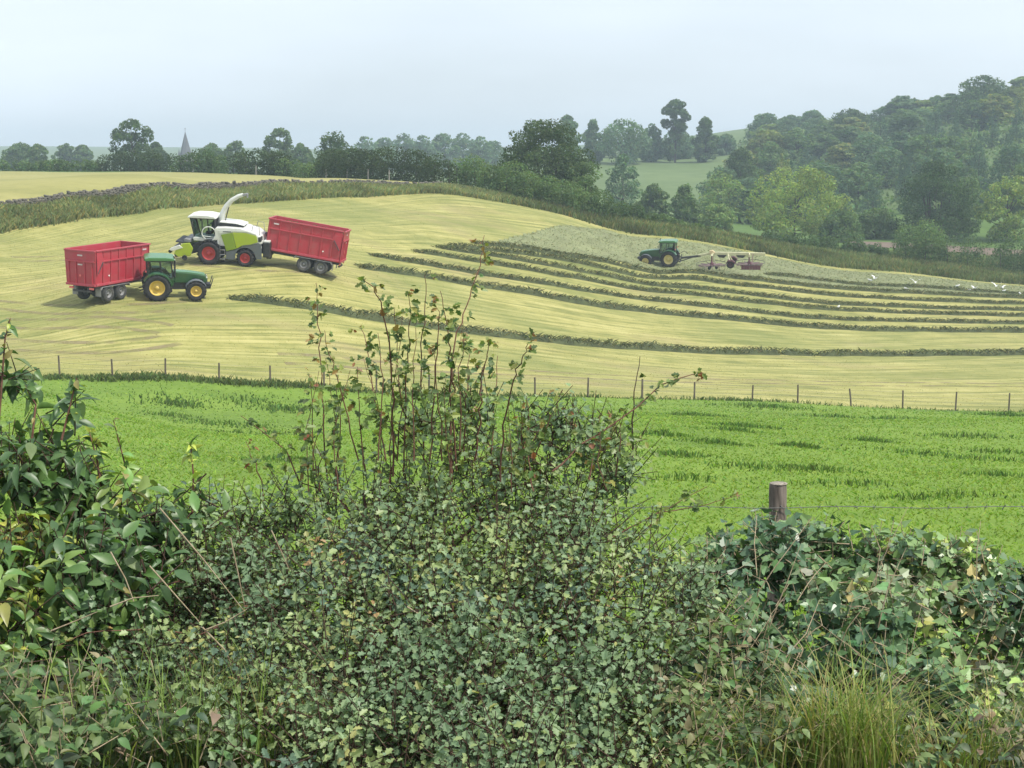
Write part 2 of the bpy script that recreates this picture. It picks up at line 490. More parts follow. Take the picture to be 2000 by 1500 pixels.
# ------------------------------------------------------------------ mesh builder for built things
class MB:
    def __init__(self):
        self.v, self.f, self.sm = [], [], []

    def add(self, vs, fs, smooth=False):
        o = len(self.v)
        self.v += [tuple(p) for p in vs]
        for f in fs:
            self.f.append([i + o for i in f]); self.sm.append(smooth)
        return self

    def box(self, c, s, rot=None):
        x, y, z = (k / 2 for k in s)
        vs = [Vector((a * x, b * y, e * z)) for a in (-1, 1) for b in (-1, 1) for e in (-1, 1)]
        if rot is not None: vs = [rot @ p for p in vs]
        vs = [p + Vector(c) for p in vs]
        return self.add(vs, [(0, 1, 3, 2), (4, 6, 7, 5), (0, 4, 5, 1), (2, 3, 7, 6), (0, 2, 6, 4), (1, 5, 7, 3)])

    def bar(self, a, b, w, h, up=(0, 0, 1)):
        """square bar from a to b"""
        a, b = Vector(a), Vector(b)
        d = (b - a).normalized(); s = d.cross(Vector(up))
        if s.length < 1e-4: s = d.cross(Vector((0, 1, 0)))
        s.normalize(); t = s.cross(d)
        vs = [p + s * i * w / 2 + t * j * h / 2 for p in (a, b) for i, j in ((-1, -1), (1, -1), (1, 1), (-1, 1))]
        return self.add(vs, [(3, 2, 1, 0), (4, 5, 6, 7), (0, 1, 5, 4), (1, 2, 6, 5), (2, 3, 7, 6), (3, 0, 4, 7)])

    def prism(self, prof, y0, y1, inset=0.0, c=None):
        """side profile (x,z) pushed across from y0 to y1; inset narrows the two ends"""
        n = len(prof)
        if c is None: c = (sum(p[0] for p in prof) / n, sum(p[1] for p in prof) / n)
        k = 1 - inset
        vs = [(c[0] + (p[0] - c[0]) * k, y0, c[1] + (p[1] - c[1]) * k) for p in prof]
        m = 0.12 * (y1 - y0) if inset else 0
        if inset:
            vs += [(p[0], y0 + m, p[1]) for p in prof] + [(p[0], y1 - m, p[1]) for p in prof]
        vs += [(c[0] + (p[0] - c[0]) * k, y1, c[1] + (p[1] - c[1]) * k) for p in prof]
        L = len(vs) // n
        fs = [list(range(n))[::-1], [i + (L - 1) * n for i in range(n)]]
        for r in range(L - 1):
            fs += [(r * n + i, r * n + (i + 1) % n, (r + 1) * n + (i + 1) % n, (r + 1) * n + i) for i in range(n)]
        return self.add(vs, fs)

    def tube(self, pts, rad, n=8, cap=True):
        pts = [Vector(p) for p in pts]
        if not hasattr(rad, '__len__'): rad = [rad] * len(pts)
        vs, fs = [], []
        ref = None
        for i, p in enumerate(pts):
            d = (pts[min(i + 1, len(pts) - 1)] - pts[max(i - 1, 0)]).normalized()
            if ref is None:
                ref = d.orthogonal().normalized()
            s = (ref - d * ref.dot(d)).normalized(); ref = s
            t = d.cross(s)
            vs += [p + (s * math.cos(2 * math.pi * k / n) + t * math.sin(2 * math.pi * k / n)) * rad[i] for k in range(n)]
        for i in range(len(pts) - 1):
            fs += [(i * n + k, i * n + (k + 1) % n, (i + 1) * n + (k + 1) % n, (i + 1) * n + k) for k in range(n)]
        self.add(vs, fs, True)
        if cap:
            self.add(vs[:n], [list(range(n))[::-1]]); self.add(vs[-n:], [list(range(n))])
        return self

    def lathe(self, prof, c=(0, 0, 0), n=28, axis='y', a0=0.0, a1=2 * math.pi):
        """profile (offset along axis, radius) turned round the axis"""
        full = abs(a1 - a0 - 2 * math.pi) < 1e-6
        m = n if full else n + 1
        vs = []
        for k in range(m):
            a = a0 + (a1 - a0) * k / n
            for o, r in prof:
                if axis == 'y': vs.append((c[0] + r * math.cos(a), c[1] + o, c[2] + r * math.sin(a)))
                else: vs.append((c[0] + r * math.cos(a), c[1] + r * math.sin(a), c[2] + o))
        L = len(prof)
        fs = [(k * L + i, k * L + i + 1, ((k + 1) % m) * L + i + 1, ((k + 1) % m) * L + i) for k in range(n) for i in range(L - 1)]
        return self.add(vs, fs, True)

    def build(self, name, mat, parent=None, bevel=0.0, loc=None):
        m = bpy.data.meshes.new(name)
        m.from_pydata(self.v, [], self.f)
        m.polygons.foreach_set('use_smooth', self.sm)
        m.update()
        bm = bmesh.new(); bm.from_mesh(m)
        bmesh.ops.recalc_face_normals(bm, faces=bm.faces)
        bm.to_mesh(m); bm.free()
        m.materials.append(mat)
        o = bpy.data.objects.new(name, m)
        link(o, parent)
        if loc is not None: o.location = loc
        if bevel:
            b = o.modifiers.new('bevel', 'BEVEL'); b.width = bevel; b.segments = 2; b.limit_method = 'ANGLE'; b.angle_limit = R(35)
        return o
# ------------------------------------------------------------------ trees, hedges and bushes
def leaf_cloud(C, Rr, n, size, col, colvar=0.18, seed=0, flat=0.75, shell=(0.72, 1.08), up_light=0.0):
    """n small leaf faces through the outer shell of lumps (centres C, radii Rr) -> V, F, colours"""
    g = np.random.default_rng(seed)
    C = np.asarray(C, float); Rr = np.asarray(Rr, float)
    w = Rr ** 2; w = w / w.sum()
    b = g.choice(len(C), n, p=w)
    d = g.normal(size=(n, 3)); d /= np.linalg.norm(d, axis=1)[:, None]
    rr = g.uniform(shell[0], shell[1], n)
    p = C[b] + d * (Rr[b] * rr)[:, None] * np.array([1, 1, flat])
    # drop the ones buried deep in another lump
    keep = np.ones(n, bool)
    for c, r in zip(C, Rr):
        q = (p - c) / np.array([1, 1, flat])
        keep &= ~((q ** 2).sum(1) < (r * 0.5) ** 2)
    p, d, b = p[keep], d[keep], b[keep]
    n = len(p)
    nrm = d * 0.7 + g.normal(size=(n, 3)) * 0.6 + np.array([0, 0, 0.35])
    nrm /= np.linalg.norm(nrm, axis=1)[:, None]
    t = np.cross(nrm, g.normal(size=(n, 3))); t /= np.linalg.norm(t, axis=1)[:, None] + 1e-9
    s = np.cross(nrm, t)
    z = size * g.uniform(0.6, 1.3, n)[:, None]
    V = np.stack([p - t * z * 0.6, p + s * z * 0.42 + nrm * z * 0.1, p + t * z * 0.6, p - s * z * 0.42 + nrm * z * 0.1], 1).reshape(-1, 3)
    F = np.arange(n * 4).reshape(n, 4)
    bc = 1 + (g.random(len(C)) - 0.5) * 2 * colvar
    lc = bc[b] * (1 + (g.random(n) - 0.5) * 2 * colvar)
    warm = g.normal(size=n) * 0.06
    cc = np.array(col)[None, :] * lc[:, None]
    cc[:, 0] *= 1 + warm * 2
    cc[:, 2] *= 1 - warm
    return V, F, np.repeat(np.clip(cc, 0.004, 1), 4, 0)


def crown_lumps(kind, h, w, seed):
    """lumps of foliage that fill the outline of the kind of tree"""
    g = np.random.default_rng(seed)
    R0 = w / 2
    spec = {  # lowest foliage, lumps, lump radius (of half width), outline
        'round': (.03, 70, .23, lambda t: math.sin(math.pi * min(1, (t * .93 + .07) ** .82)) ** .55),
        'tall': (.05, 60, .27, lambda t: math.sin(math.pi * min(1, (t * .92 + .08) ** .70)) ** .65),
        'airy': (.06, 78, .165, lambda t: math.sin(math.pi * min(1, (t * .9 + .1) ** .95)) ** .5),
        'umbrella': (.34, 52, .22, lambda t: (1 - (t - .25) ** 2 * 1.6) if t < .95 else .4),
        'dome': (-.02, 70, .24, lambda t: (1 - max(0, t) ** 2.6) ** .5),
        'upright': (-.02, 120, .175, lambda t: (1 - max(0, t) ** 2.5) ** .5),
        'ball': (.46, 44, .24, lambda t: math.sin(math.pi * (t * .94 + .05)) ** .5),
        'bush': (-.02, 40, .3, lambda t: (1 - max(0, t) ** 2.6) ** .5),
        'conifer': (.02, 90, .16, lambda t: (1 - t) ** .9 * .95 + .05)}[kind]
    cb, n, k, prof = spec
    C, Rr = [], []
    while len(C) < n:
        t = g.random()
        pr = prof(t)
        if g.random() > pr + .08: continue
        r = R0 * k * g.uniform(.65, 1.35)
        if kind == 'conifer': r *= .5 + .9 * (1 - t)
        a = g.uniform(0, 6.283)
        rad = max(0, R0 * pr * (1 + g.normal() * .05) - r * .75) * (g.random() ** .38)
        z = h * (cb + (1 - cb) * t)
        z = min(z, h - r * .62 * g.uniform(.8, 1.0)); z = max(z, r * .35)
        C.append((math.cos(a) * rad, math.sin(a) * rad, z)); Rr.append(r)
    if kind in ('umbrella', 'ball'):
        for i in range(10):
            a = g.uniform(0, 6.28); C.append((math.cos(a) * R0 * .5, math.sin(a) * R0 * .5, h * g.uniform(.05, .42))); Rr.append(R0 * .24)
    return np.array(C), np.array(Rr)


MESHES = {}


def tree_meshes(key, kind, h, w, col, leaf, n, seed, colvar=0.16):
    if key in MESHES:
        return MESHES[key]
    C, Rr = crown_lumps(kind, h, w, seed)
    V, F, cc = leaf_cloud(C, Rr, n, leaf, col, colvar, seed)
    cm = np_mesh('crown', V, F, M['treeleaf'], cc)
    mb = MB()
    g = random.Random(seed)
    tr = max(0.10, h * 0.017)
    top = h * 0.62
    stems = 1 if kind not in ('dome', 'bush', 'upright') else 6
    for s in range(stems):
        a = g.uniform(0, 6.28); sp = 0 if stems == 1 else w * 0.16
        b0 = Vector((math.cos(a) * sp * 0.3, math.sin(a) * sp * 0.3, -0.5))
        b1 = Vector((math.cos(a) * sp + g.uniform(-.2, .2), math.sin(a) * sp + g.uniform(-.2, .2), top))
        mb.tube([b0, b0.lerp(b1, 0.3) + Vector((g.uniform(-.1, .1) * h * .1, 0, 0)), b0.lerp(b1, 0.65), b1], [tr * 1.25, tr, tr * 0.7, tr * 0.35], 6)
    idx = list(range(len(C))); g.shuffle(idx)
    for i in idx[:14 if kind != 'conifer' else 0]:
        e = Vector(C[i]); z0 = min(max(e.z * g.uniform(0.4, 0.65), h * 0.1), top * 0.95)
        s0 = Vector((0, 0, z0))
        mid = s0.lerp(e, 0.5) + Vector((0, 0, -0.03 * h))
        mb.tube([s0, mid, e], [tr * 0.5, tr * 0.32, tr * 0.12], 5, cap=False)
    tmp = mb.build('trunk', M['bark'])
    tm = tmp.data
    bpy.data.objects.remove(tmp)
    MESHES[key] = (cm, tm)
    return cm, tm


def tree(name, label, px, pytop, d, wpx, kind, col, cat='tree', group=None, leaf=None, n=5600, seed=None, share=None, rot=None, sink=0.0, colvar=0.26):
    g0 = gpt(px, d)
    top = P(px, pytop, d).z
    h = max(2.0, top - g0.z)
    w = wpx * d / FPX * 1.1
    seed = seed if seed is not None else int(px * 13 + d) % 9999
    leaf = leaf or max(0.2, d * 0.00135)
    root = empty(name, (g0.x, g0.y, g0.z - sink))
    if share:
        cm, tm = tree_meshes(share, kind, 10.0, 9.0, col, leaf * 10.0 / h, n, seed, colvar)
        root.scale = (w / 9.0, w / 9.0, h / 10.0)
    else:
        cm, tm = tree_meshes((px, d, seed), kind, h, w, col, leaf, n, seed, colvar)
    root.rotation_euler[2] = rot if rot is not None else random.uniform(0, 6.28)
    link(bpy.data.objects.new('crown', cm), root)
    link(bpy.data.objects.new('trunk', tm), root)
    tag(root, label, cat, group)
    return root


G_DARK = (0.075, 0.125, 0.04)
G_MID = (0.115, 0.18, 0.06)
G_LITE = (0.19, 0.27, 0.09)
G_YEL = (0.24, 0.31, 0.085)
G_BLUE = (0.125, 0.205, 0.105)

# skyline on the left
LG = 'hedgerow trees on the left skyline'
tree('broadleaf_tree', 'pale rounded tree at the far left end of the skyline', 40, 280, 470, 70, 'round', G_MID, group=LG)
tree('broadleaf_tree', 'rounded hazy tree just right of the leftmost skyline tree', 75, 283, 440, 50, 'round', G_MID, group=LG)
tree('broadleaf_tree', 'small faint tree far behind the left hedge, short of the tall gappy tree', 130, 281, 560, 55, 'airy', G_MID, group=LG)
tree('broadleaf_tree', 'faint squat tree touching the left side of the tall gappy tree', 165, 284, 560, 45, 'round', G_MID, group=LG)
tree('broadleaf_tree', 'tall ragged tree with sky showing through its crown, left of the spire', 259, 234, 340, 92, 'airy', G_DARK, group=LG, n=5200)
tree('broadleaf_tree', 'low tree filling in right of the tall ragged skyline tree', 305, 279, 420, 52, 'round', G_DARK, group=LG)
tree('broadleaf_tree', 'rounded tree a little right of the church spire', 415, 281, 450, 64, 'round', G_MID, group=LG)
tree('broadleaf_tree', 'broad flat-topped tree second to the right of the spire', 462, 276, 440, 66, 'round', G_MID, group=LG)
tree('broadleaf_tree', 'pointed hazy tree rising midway between spire and dome-shaped tree', 548, 252, 420, 70, 'airy', G_MID, group=LG)
tree('broadleaf_tree', 'low shoulder tree right of the pointed hazy tree', 590, 281, 420, 50, 'round', G_MID, group=LG)
tree('broadleaf_tree', 'dark twin-humped tree rising behind the tall dark hedge', 655, 258, 300, 92, 'round', G_DARK, group=LG)
WG = 'trees of the far hazy wood left of the dome-shaped tree'
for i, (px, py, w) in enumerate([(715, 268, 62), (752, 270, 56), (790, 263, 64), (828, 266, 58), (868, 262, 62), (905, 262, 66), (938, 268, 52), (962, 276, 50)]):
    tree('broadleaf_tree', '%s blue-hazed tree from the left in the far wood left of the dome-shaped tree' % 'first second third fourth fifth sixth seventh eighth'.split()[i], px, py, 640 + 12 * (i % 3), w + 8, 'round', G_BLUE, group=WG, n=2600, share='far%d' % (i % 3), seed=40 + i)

# centre: the big multi-stemmed dome and what stands about it
tree('dome_tree', 'broad dome-shaped dark tree with many upright stems at the field corner', 1062, 236, 206, 205, 'upright', (0.068, 0.108, 0.032), n=22000, leaf=0.28, colvar=0.28)
tree('broadleaf_tree', 'lower leafy flank tree on the right side of the dome-shaped tree', 1135, 318, 201, 92, 'dome', G_MID, n=5200, leaf=0.25)
CG = 'hazy trees along the ridge behind the far green field'
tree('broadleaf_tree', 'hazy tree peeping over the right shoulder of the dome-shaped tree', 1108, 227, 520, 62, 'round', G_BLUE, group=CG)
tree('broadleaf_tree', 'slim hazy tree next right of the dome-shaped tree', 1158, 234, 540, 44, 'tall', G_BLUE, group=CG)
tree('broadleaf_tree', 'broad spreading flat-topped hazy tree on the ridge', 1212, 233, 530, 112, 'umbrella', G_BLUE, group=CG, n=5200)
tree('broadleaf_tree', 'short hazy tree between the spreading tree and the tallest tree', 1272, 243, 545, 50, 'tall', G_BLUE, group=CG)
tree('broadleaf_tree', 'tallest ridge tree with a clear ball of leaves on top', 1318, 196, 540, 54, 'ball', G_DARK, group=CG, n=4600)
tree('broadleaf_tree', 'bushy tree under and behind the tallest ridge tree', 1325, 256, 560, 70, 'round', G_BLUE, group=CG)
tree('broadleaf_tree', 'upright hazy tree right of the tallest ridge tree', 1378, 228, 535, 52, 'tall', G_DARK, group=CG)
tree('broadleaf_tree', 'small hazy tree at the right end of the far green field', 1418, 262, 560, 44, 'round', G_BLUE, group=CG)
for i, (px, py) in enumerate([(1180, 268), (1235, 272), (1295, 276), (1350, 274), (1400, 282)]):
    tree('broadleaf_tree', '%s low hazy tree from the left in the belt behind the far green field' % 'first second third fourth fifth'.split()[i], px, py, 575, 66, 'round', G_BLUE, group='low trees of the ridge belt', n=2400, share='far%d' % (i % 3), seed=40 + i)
tree('field_tree', 'single round tree standing in the pale far field', 1216, 304, 345, 74, 'round', G_BLUE, n=4200)

# valley trees
VG = 'trees standing in the valley right of centre'
tree('broadleaf_tree', 'soft grey-green tree right of the small corner bush', 1275, 359, 292, 68, 'round', G_MID, group=VG)
tree('broadleaf_tree', 'grey-green tree with upright crown below the far field', 1338, 361, 285, 66, 'tall', G_MID, group=VG)
tree('broadleaf_tree', 'low pale bushy tree at the foot of the valley trees', 1400, 400, 282, 74, 'round', G_LITE, group=VG)
tree('broadleaf_tree', 'small dark round tree at the edge of the far field', 1389, 356, 392, 36, 'round', G_BLUE, group=VG)
tree('broadleaf_tree', 'dark hazy tree behind the left side of the sunlit ash', 1446, 292, 390, 88, 'tall', G_DARK, group=VG)
tree('ash_tree', 'large sunlit yellow-green tree with open clumpy crown and dark limbs', 1552, 327, 288, 208, 'airy', G_YEL, n=13000, leaf=0.38, seed=5, colvar=0.3)
tree('broadleaf_tree', 'low dark bushy tree at the right foot of the sunlit tree', 1642, 412, 280, 84, 'dome', G_MID, group=VG)
tree('broadleaf_tree', 'low mid-green tree between the sunlit tree and the dark round tree', 1712, 408, 290, 92, 'dome', G_MID, group=VG)
tree('broadleaf_tree', 'big dense dark green round tree above the hedge on the right', 1824, 318, 284, 164, 'upright', (0.055, 0.098, 0.028), group=VG, n=18000, leaf=0.34, colvar=0.25)
tree('broadleaf_tree', 'paler tree peeping out right of the big dense dark tree', 1886, 343, 310, 76, 'round', G_MID, group=VG)
tree('broadleaf_tree', 'sunlit yellow-green tree at the right picture edge', 1966, 341, 284, 112, 'airy', G_YEL, group=VG, n=6000, leaf=0.4, colvar=0.3)
tree('broadleaf_tree', 'green tree cut by the right edge behind the sunlit one', 2005, 318, 330, 90, 'round', G_MID, group=VG)

# the wood on the hill
HG = 'trees on the skyline of the hillside wood'
for px, py, d, w, k, lab in [
    (1495, 223, 600, 76, 'round', 'leftmost tree on the skyline of the hillside wood'),
    (1545, 226, 640, 54, 'airy', 'faint thin tree second along the skyline of the hillside wood'),
    (1585, 217, 640, 52, 'airy', 'faint thin-crowned tree third along the hillside wood skyline'),
    (1662, 215, 560, 84, 'round', 'rounded tree at the middle of the hillside wood skyline'),
    (1710, 240, 570, 60, 'round', 'low tree just right of the middle skyline tree'),
    (1764, 188, 590, 66, 'airy', 'lone pale see-through tree standing out on the ridge'),
    (1829, 188, 590, 44, 'airy', 'small faint tree between lone ridge tree and great dark tree'),
    (1914, 152, 520, 116, 'round', 'great dark tree highest on the right of the skyline'),
    (1990, 176, 540, 56, 'round', 'dark tree on the skyline cut by the right edge')]:
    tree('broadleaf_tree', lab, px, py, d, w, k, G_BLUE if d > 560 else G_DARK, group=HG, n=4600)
k = 0
ORD = 'first second third fourth fifth sixth seventh eighth ninth tenth eleventh twelfth thirteenth fourteenth fifteenth sixteenth seventeenth'.split()
ROWN = ['front', 'second', 'third', 'fourth', 'fifth', 'sixth', 'topmost']
gw = np.random.default_rng(21)
KINDS = ['round', 'round', 'tall', 'round', 'conifer', 'airy']
for ri, d in enumerate((340, 368, 400, 440, 482, 526, 572)):
    cnt = {'conifer': 0, 'broad': 0}
    for px in np.arange(1400, 2070, 62 * 420 / d):
        px = px + gw.uniform(-16, 16)
        if d > 470 and px < 1470: continue
        if px < 1430 and d > 380: continue
        g0 = gpt(px, d)
        kind = KINDS[gw.integers(6)]
        if px > 1700 and d < 480 and gw.random() < 0.55: kind = 'conifer'
        h = gw.uniform(8.5, 12) * (1.2 if kind == 'conifer' else 1)
        if d > 520: h *= 0.75
        w = (gw.uniform(11, 15) if kind != 'conifer' else gw.uniform(6, 8)) * FPX / d
        top = to_px(np.array([g0.x, g0.y, g0.z + h]))[1]
        c = [(0.135, 0.21, 0.085), G_BLUE, (0.10, 0.165, 0.07), (0.20, 0.28, 0.09), (0.11, 0.18, 0.095)][gw.integers(5)]
        if kind == 'conifer': c = (0.075, 0.135, 0.085)
        if gw.random() < 0.08: c = (0.20, 0.24, 0.075)
        sh = 'wood_%s_%d_%d' % (kind, 0, int(c[1] * 1000)) + ('y' if c[0] > 0.18 else '')
        tree('conifer_tree' if kind == 'conifer' else 'broadleaf_tree',
             '%s dark conifer from the left in the %s row up the hillside wood' % (ORD[cnt['conifer']], ROWN[ri]) if kind == 'conifer'
             else '%s broadleaf tree from the left in the %s row up the hillside wood' % (ORD[cnt['broad']], ROWN[ri]),
             px, top, d, w, kind, c, group='conifers of the hillside wood' if kind == 'conifer' else 'broadleaf trees of the hillside wood',
             n=3300, share=sh, seed=60 + k % 7)
        cnt['conifer' if kind == 'conifer' else 'broad'] += 1
        k += 1

# scrub under the wood so that no bare ground shows between the trunks
gs = np.random.default_rng(5)
n = 1500
d = gs.uniform(335, 600, n); px = gs.uniform(1395, 2250, n)
ok = ~((px < 1450) & (d > 385))
d, px = d[ok], px[ok]
x = (px - 1000) / 3000.0 * d
C = np.stack([x, d, ground(x, d) + 0.9], 1)
V, F, cc = leaf_cloud(C, gs.uniform(2.2, 4.2, len(C)), 42000, 0.85, G_MID, 0.3, 9, flat=0.7)
o = np_obj('woodland_scrub', V, F, M['treeleaf'], cc)
tag(o, 'dark green undergrowth covering the floor of the hillside wood', 'undergrowth', kind='stuff')


def hedge(name, label, pts, h, width, col, n, leaf, seed, cat='hedge', group=None, hvar=0.35, colvar=0.25, stems=0):
    """pts: list of (px, d, height factor); lumpy hedge along that line"""
    g = np.random.default_rng(seed)
    Pg = np.array([[*gpt(p[0], p[1]), p[2] if len(p) > 2 else 1.0] for p in pts])
    seg = np.linalg.norm(np.diff(Pg[:, :2], axis=0), axis=1)
    L = seg.sum(); cum = np.concatenate([[0], np.cumsum(seg)])
    m = int(L / (width * 0.22)) + 5
    s = np.sort(g.uniform(0, L, m))
    x = np.interp(s, cum, Pg[:, 0]); y = np.interp(s, cum, Pg[:, 1]); hf = np.interp(s, cum, Pg[:, 3])
    x = x + g.normal(size=m) * width * 0.16; y = y + g.normal(size=m) * width * 0.2
    z0 = ground(x, y)
    C, Rr = [], []
    for i in range(m):
        H = h * hf[i] * g.uniform(1 - hvar, 1.0)
        r = min(width * 0.5, H * 0.42) * g.uniform(0.8, 1.15)
        nz = max(1, int(H / (r * 1.0)))
        for k in range(nz):
            C.append((x[i] + g.normal() * r * .2, y[i] + g.normal() * r * .2, z0[i] + r * 0.6 + (H - r * 1.5) * (k / max(1, nz - 1) if nz > 1 else 1))); Rr.append(r)
    base = Vector((float(Pg[len(Pg) // 2, 0]), float(Pg[len(Pg) // 2, 1]), float(Pg[len(Pg) // 2, 2])))
    root = empty(name, base)
    V, F, cc = leaf_cloud(C, Rr, int(n * 1.5), leaf, col, colvar, seed, flat=0.9)
    np_obj('foliage', V - np.array(base), F, M['treeleaf'], cc, root)
    mb = MB()
    gg = random.Random(seed)
    for i in range(0, m, 3):
        b = Vector((x[i], y[i], z0[i] - 0.2)) - base
        mb.tube([b, b + Vector((gg.uniform(-.2, .2), gg.uniform(-.2, .2), h * hf[i] * 0.7))], [0.07, 0.03], 5)
    tag(mb.build('stems', M['bark'], root), kind='stuff')
    tag(root, label, cat, group)
    return root


HD = (0.050, 0.078, 0.026)
hedge('hedge', 'low hedge along the far side of the upper field at the left edge', [(-420, 272, .9), (-250, 270, .8), (-60, 268, .8), (60, 268, .7), (150, 266, .9), (205, 264, .8)], 2.6, 3, G_MID, 10000, 0.3, 1)
hedge('hedge', 'dark bushy hedge below the tall ragged skyline tree', [(190, 266, .8), (240, 262, 1.1), (300, 256, 1.15), (345, 250, .9)], 3.4, 3.4, HD, 5200, 0.28, 2)
hedge('hedge', 'hedge bushes just right of the spire', [(350, 246, 1), (400, 243, 1.15), (440, 238, .9)], 3.4, 3.2, G_DARK, 4200, 0.28, 3)
hedge('hedge', 'clipped dark thorn hedge left of the gap in the upper hedgerow', [(450, 236, 1), (500, 231, 1.2), (555, 226, 1.05)], 3.6, 3.4, HD, 5200, 0.27, 4)
hedge('hedge', 'thin open stretch of hedge in the middle of the upper hedgerow', [(556, 226, .9), (590, 222, .8), (632, 215, .9)], 3.2, 2.8, G_MID, 2600, 0.26, 5)
hedge('hedge', 'long tall dark hedge above the field corner', [(632, 214, .95), (690, 205, 1.05), (760, 200, 1.05), (830, 196, 1.0), (885, 193, .85)], 4.4, 4.0, HD, 15000, 0.24, 6, colvar=0.3)
hedge('shrub', 'ragged pale shrub between the long dark hedge and dome-shaped tree', [(890, 198, 1), (925, 198, 1.1), (950, 197, .9)], 4.0, 3.0, G_MID, 4200, 0.23, 7, cat='shrub')
hedge('shrub', 'rounded thorn bushes below left of the dome-shaped tree', [(940, 192, .7), (985, 190, 1.1), (1030, 190, .9)], 4.6, 4.2, G_MID, 7000, 0.22, 8, cat='shrub')
hedge('shrub', 'flat-topped hawthorn thicket in front of the dome-shaped tree', [(1035, 191, .9), (1090, 192, .95), (1140, 194, .8), (1170, 195, .55)], 4.6, 4.4, G_MID, 8000, 0.22, 9, cat='shrub')
hedge('shrub', 'small dark corner bush right of the dome-shaped tree', [(1185, 198, .7), (1220, 200, 1.0), (1245, 203, .7)], 3.0, 3.0, G_DARK, 3000, 0.22, 10, cat='shrub')
hedge('shrub', 'low scrub trailing down the right boundary of the mown field', [(1255, 204, .6), (1290, 206, .9), (1340, 208, .6), (1400, 212, .5), (1450, 214, .4)], 1.9, 2.4, G_MID, 5000, 0.2, 11, cat='shrub')
hedge('shrub', 'low scrub along the right boundary below the sunlit tree', [(1500, 222, .6), (1580, 226, .8), (1650, 230, .8), (1740, 232, .7)], 3.0, 3.2, G_DARK, 7000, 0.22, 12, cat='shrub')
hedge('shrub', 'tall rounded bush beside the bare soil strip on the right', [(1768, 232, .9), (1800, 232, 1.1), (1835, 233, .8)], 6.6, 5.4, G_MID, 7000, 0.25, 13, cat='shrub')
hedge('hedge', 'thick dark green hedge along the right edge of the picture', [(1840, 233, .8), (1900, 236, 1.05), (1960, 240, 1.0), (2060, 246, 1.05), (2150, 250, 1)], 6.2, 5.6, G_DARK, 13000, 0.25, 14)

# ------------------------------------------------------------------ bare soil strip in the valley
x0 = np.linspace(uq(1655, 466)[0], uq(2300, 466)[0], 60)
YY = np.array([262.0, 264.5, 267.0])[:, None] + 0 * x0[None, :]
XX = x0[None, :] * YY
V = np.stack([XX.ravel(), YY.ravel(), ground(XX.ravel(), YY.ravel()) + np.repeat([0.02, 0.35, 0.7], 60)], 1)
i = np.arange(180).reshape(3, 60)
F = np.stack([i[:-1, :-1], i[:-1, 1:], i[1:, 1:], i[1:, :-1]], -1).reshape(-1, 4)
tag(np_obj('bare_soil_strip', V, F, M['soil'], smooth=True), kind='structure')

# ------------------------------------------------------------------ church spire
M['slate'] = paint('spire_stone', (0.10, 0.10, 0.11), 0.8, 0.2, 0.3, (0.2, 0.19, 0.17), 0.3)
M['churchwall'] = paint('church_stone', (0.22, 0.20, 0.17), 0.9, 0.2, 0.3, (0.1, 0.1, 0.09), 0.3)
cb = gpt(364, 760)
tp = P(364, 256, 760).z
church = empty('church_spire', (cb.x, cb.y, cb.z))
H = tp - cb.z
th = P(364, 306, 760).z - cb.z
MB().box((0, 0, th / 2), (6.6, 6.6, th)).build('tower', M['churchwall'], church)
mb = MB(); n8 = 8
ring = [(3.2 * math.cos(R(22.5 + 45 * k)), 3.2 * math.sin(R(22.5 + 45 * k)), th) for k in range(8)]
mb.add(ring + [(0, 0, H)], [(k, (k + 1) % 8, 8) for k in range(8)] + [list(range(8))])
mb.build('spire', M['slate'], church)
mb = MB()
for sx in (-1, 1):
    for sy in (-1, 1):
        c = Vector((sx * 2.7, sy * 2.7, th)); r = 0.6
        mb.add([c + Vector((-r, -r, 0)), c + Vector((r, -r, 0)), c + Vector((r, r, 0)), c + Vector((-r, r, 0)), c + Vector((0, 0, 4))], [(0, 1, 4), (1, 2, 4), (2, 3, 4), (3, 0, 4)])
tag(mb.build('pinnacles', M['slate'], church), kind='stuff')
MB().tube([(0, 0, H - 0.4), (0, 0, H + 1.6)], 0.1, 6).box((0, 0, H + 1.1), (0.9, 0.12, 0.12)).build('cross', M['slate'], church)
tag(church, 'slender dark church spire rising above the left skyline', 'church')

# ------------------------------------------------------------------ rough grass
def blades(P0, h, w, col, seed, lean=0.35, colvar=0.25, tip=1.25):
    """one bent grass blade (quad: base, mid, tip) at each point"""
    g = np.random.default_rng(seed)
    n = len(P0)
    a = g.uniform(0, 2 * np.pi, n)
    h = h * g.uniform(0.55, 1.25, n); w = w * g.uniform(0.7, 1.3, n)
    side = np.stack([np.cos(a), np.sin(a), np.zeros(n)], 1)
    b = g.uniform(0, 2 * np.pi, n); ln = lean * g.uniform(0.2, 1.4, n) * h
    off = np.stack([np.cos(b) * ln, np.sin(b) * ln, np.zeros(n)], 1)
    up = np.array([0, 0, 1.0])
    V = np.stack([P0 - side * w[:, None] * .5, P0 + side * w[:, None] * .5,
                  P0 + off * 0.35 + up * (h * 0.62)[:, None] + side * w[:, None] * .33,
                  P0 + off + up * h[:, None]], 1).reshape(-1, 3)
    F = np.arange(4 * n).reshape(n, 4)
    col = np.asarray(col, float)
    if col.ndim == 1: col = np.repeat(col[None], n, 0)
    c = col * (1 + (g.random((n, 1)) - .5) * 2 * colvar)
    c[:, 0] *= 1 + g.normal(size=n) * 0.12
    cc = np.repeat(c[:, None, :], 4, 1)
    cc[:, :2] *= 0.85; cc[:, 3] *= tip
    return V, F, np.clip(cc, .003, 1).reshape(-1, 3)


def merge(parts):
    V, F, C, o = [], [], [], 0
    for v, f, c in parts:
        V.append(v); F.append(f + o); C.append(c); o += len(v)
    return np.concatenate(V), np.concatenate(F), np.concatenate(C)


gb = np.random.default_rng(31)
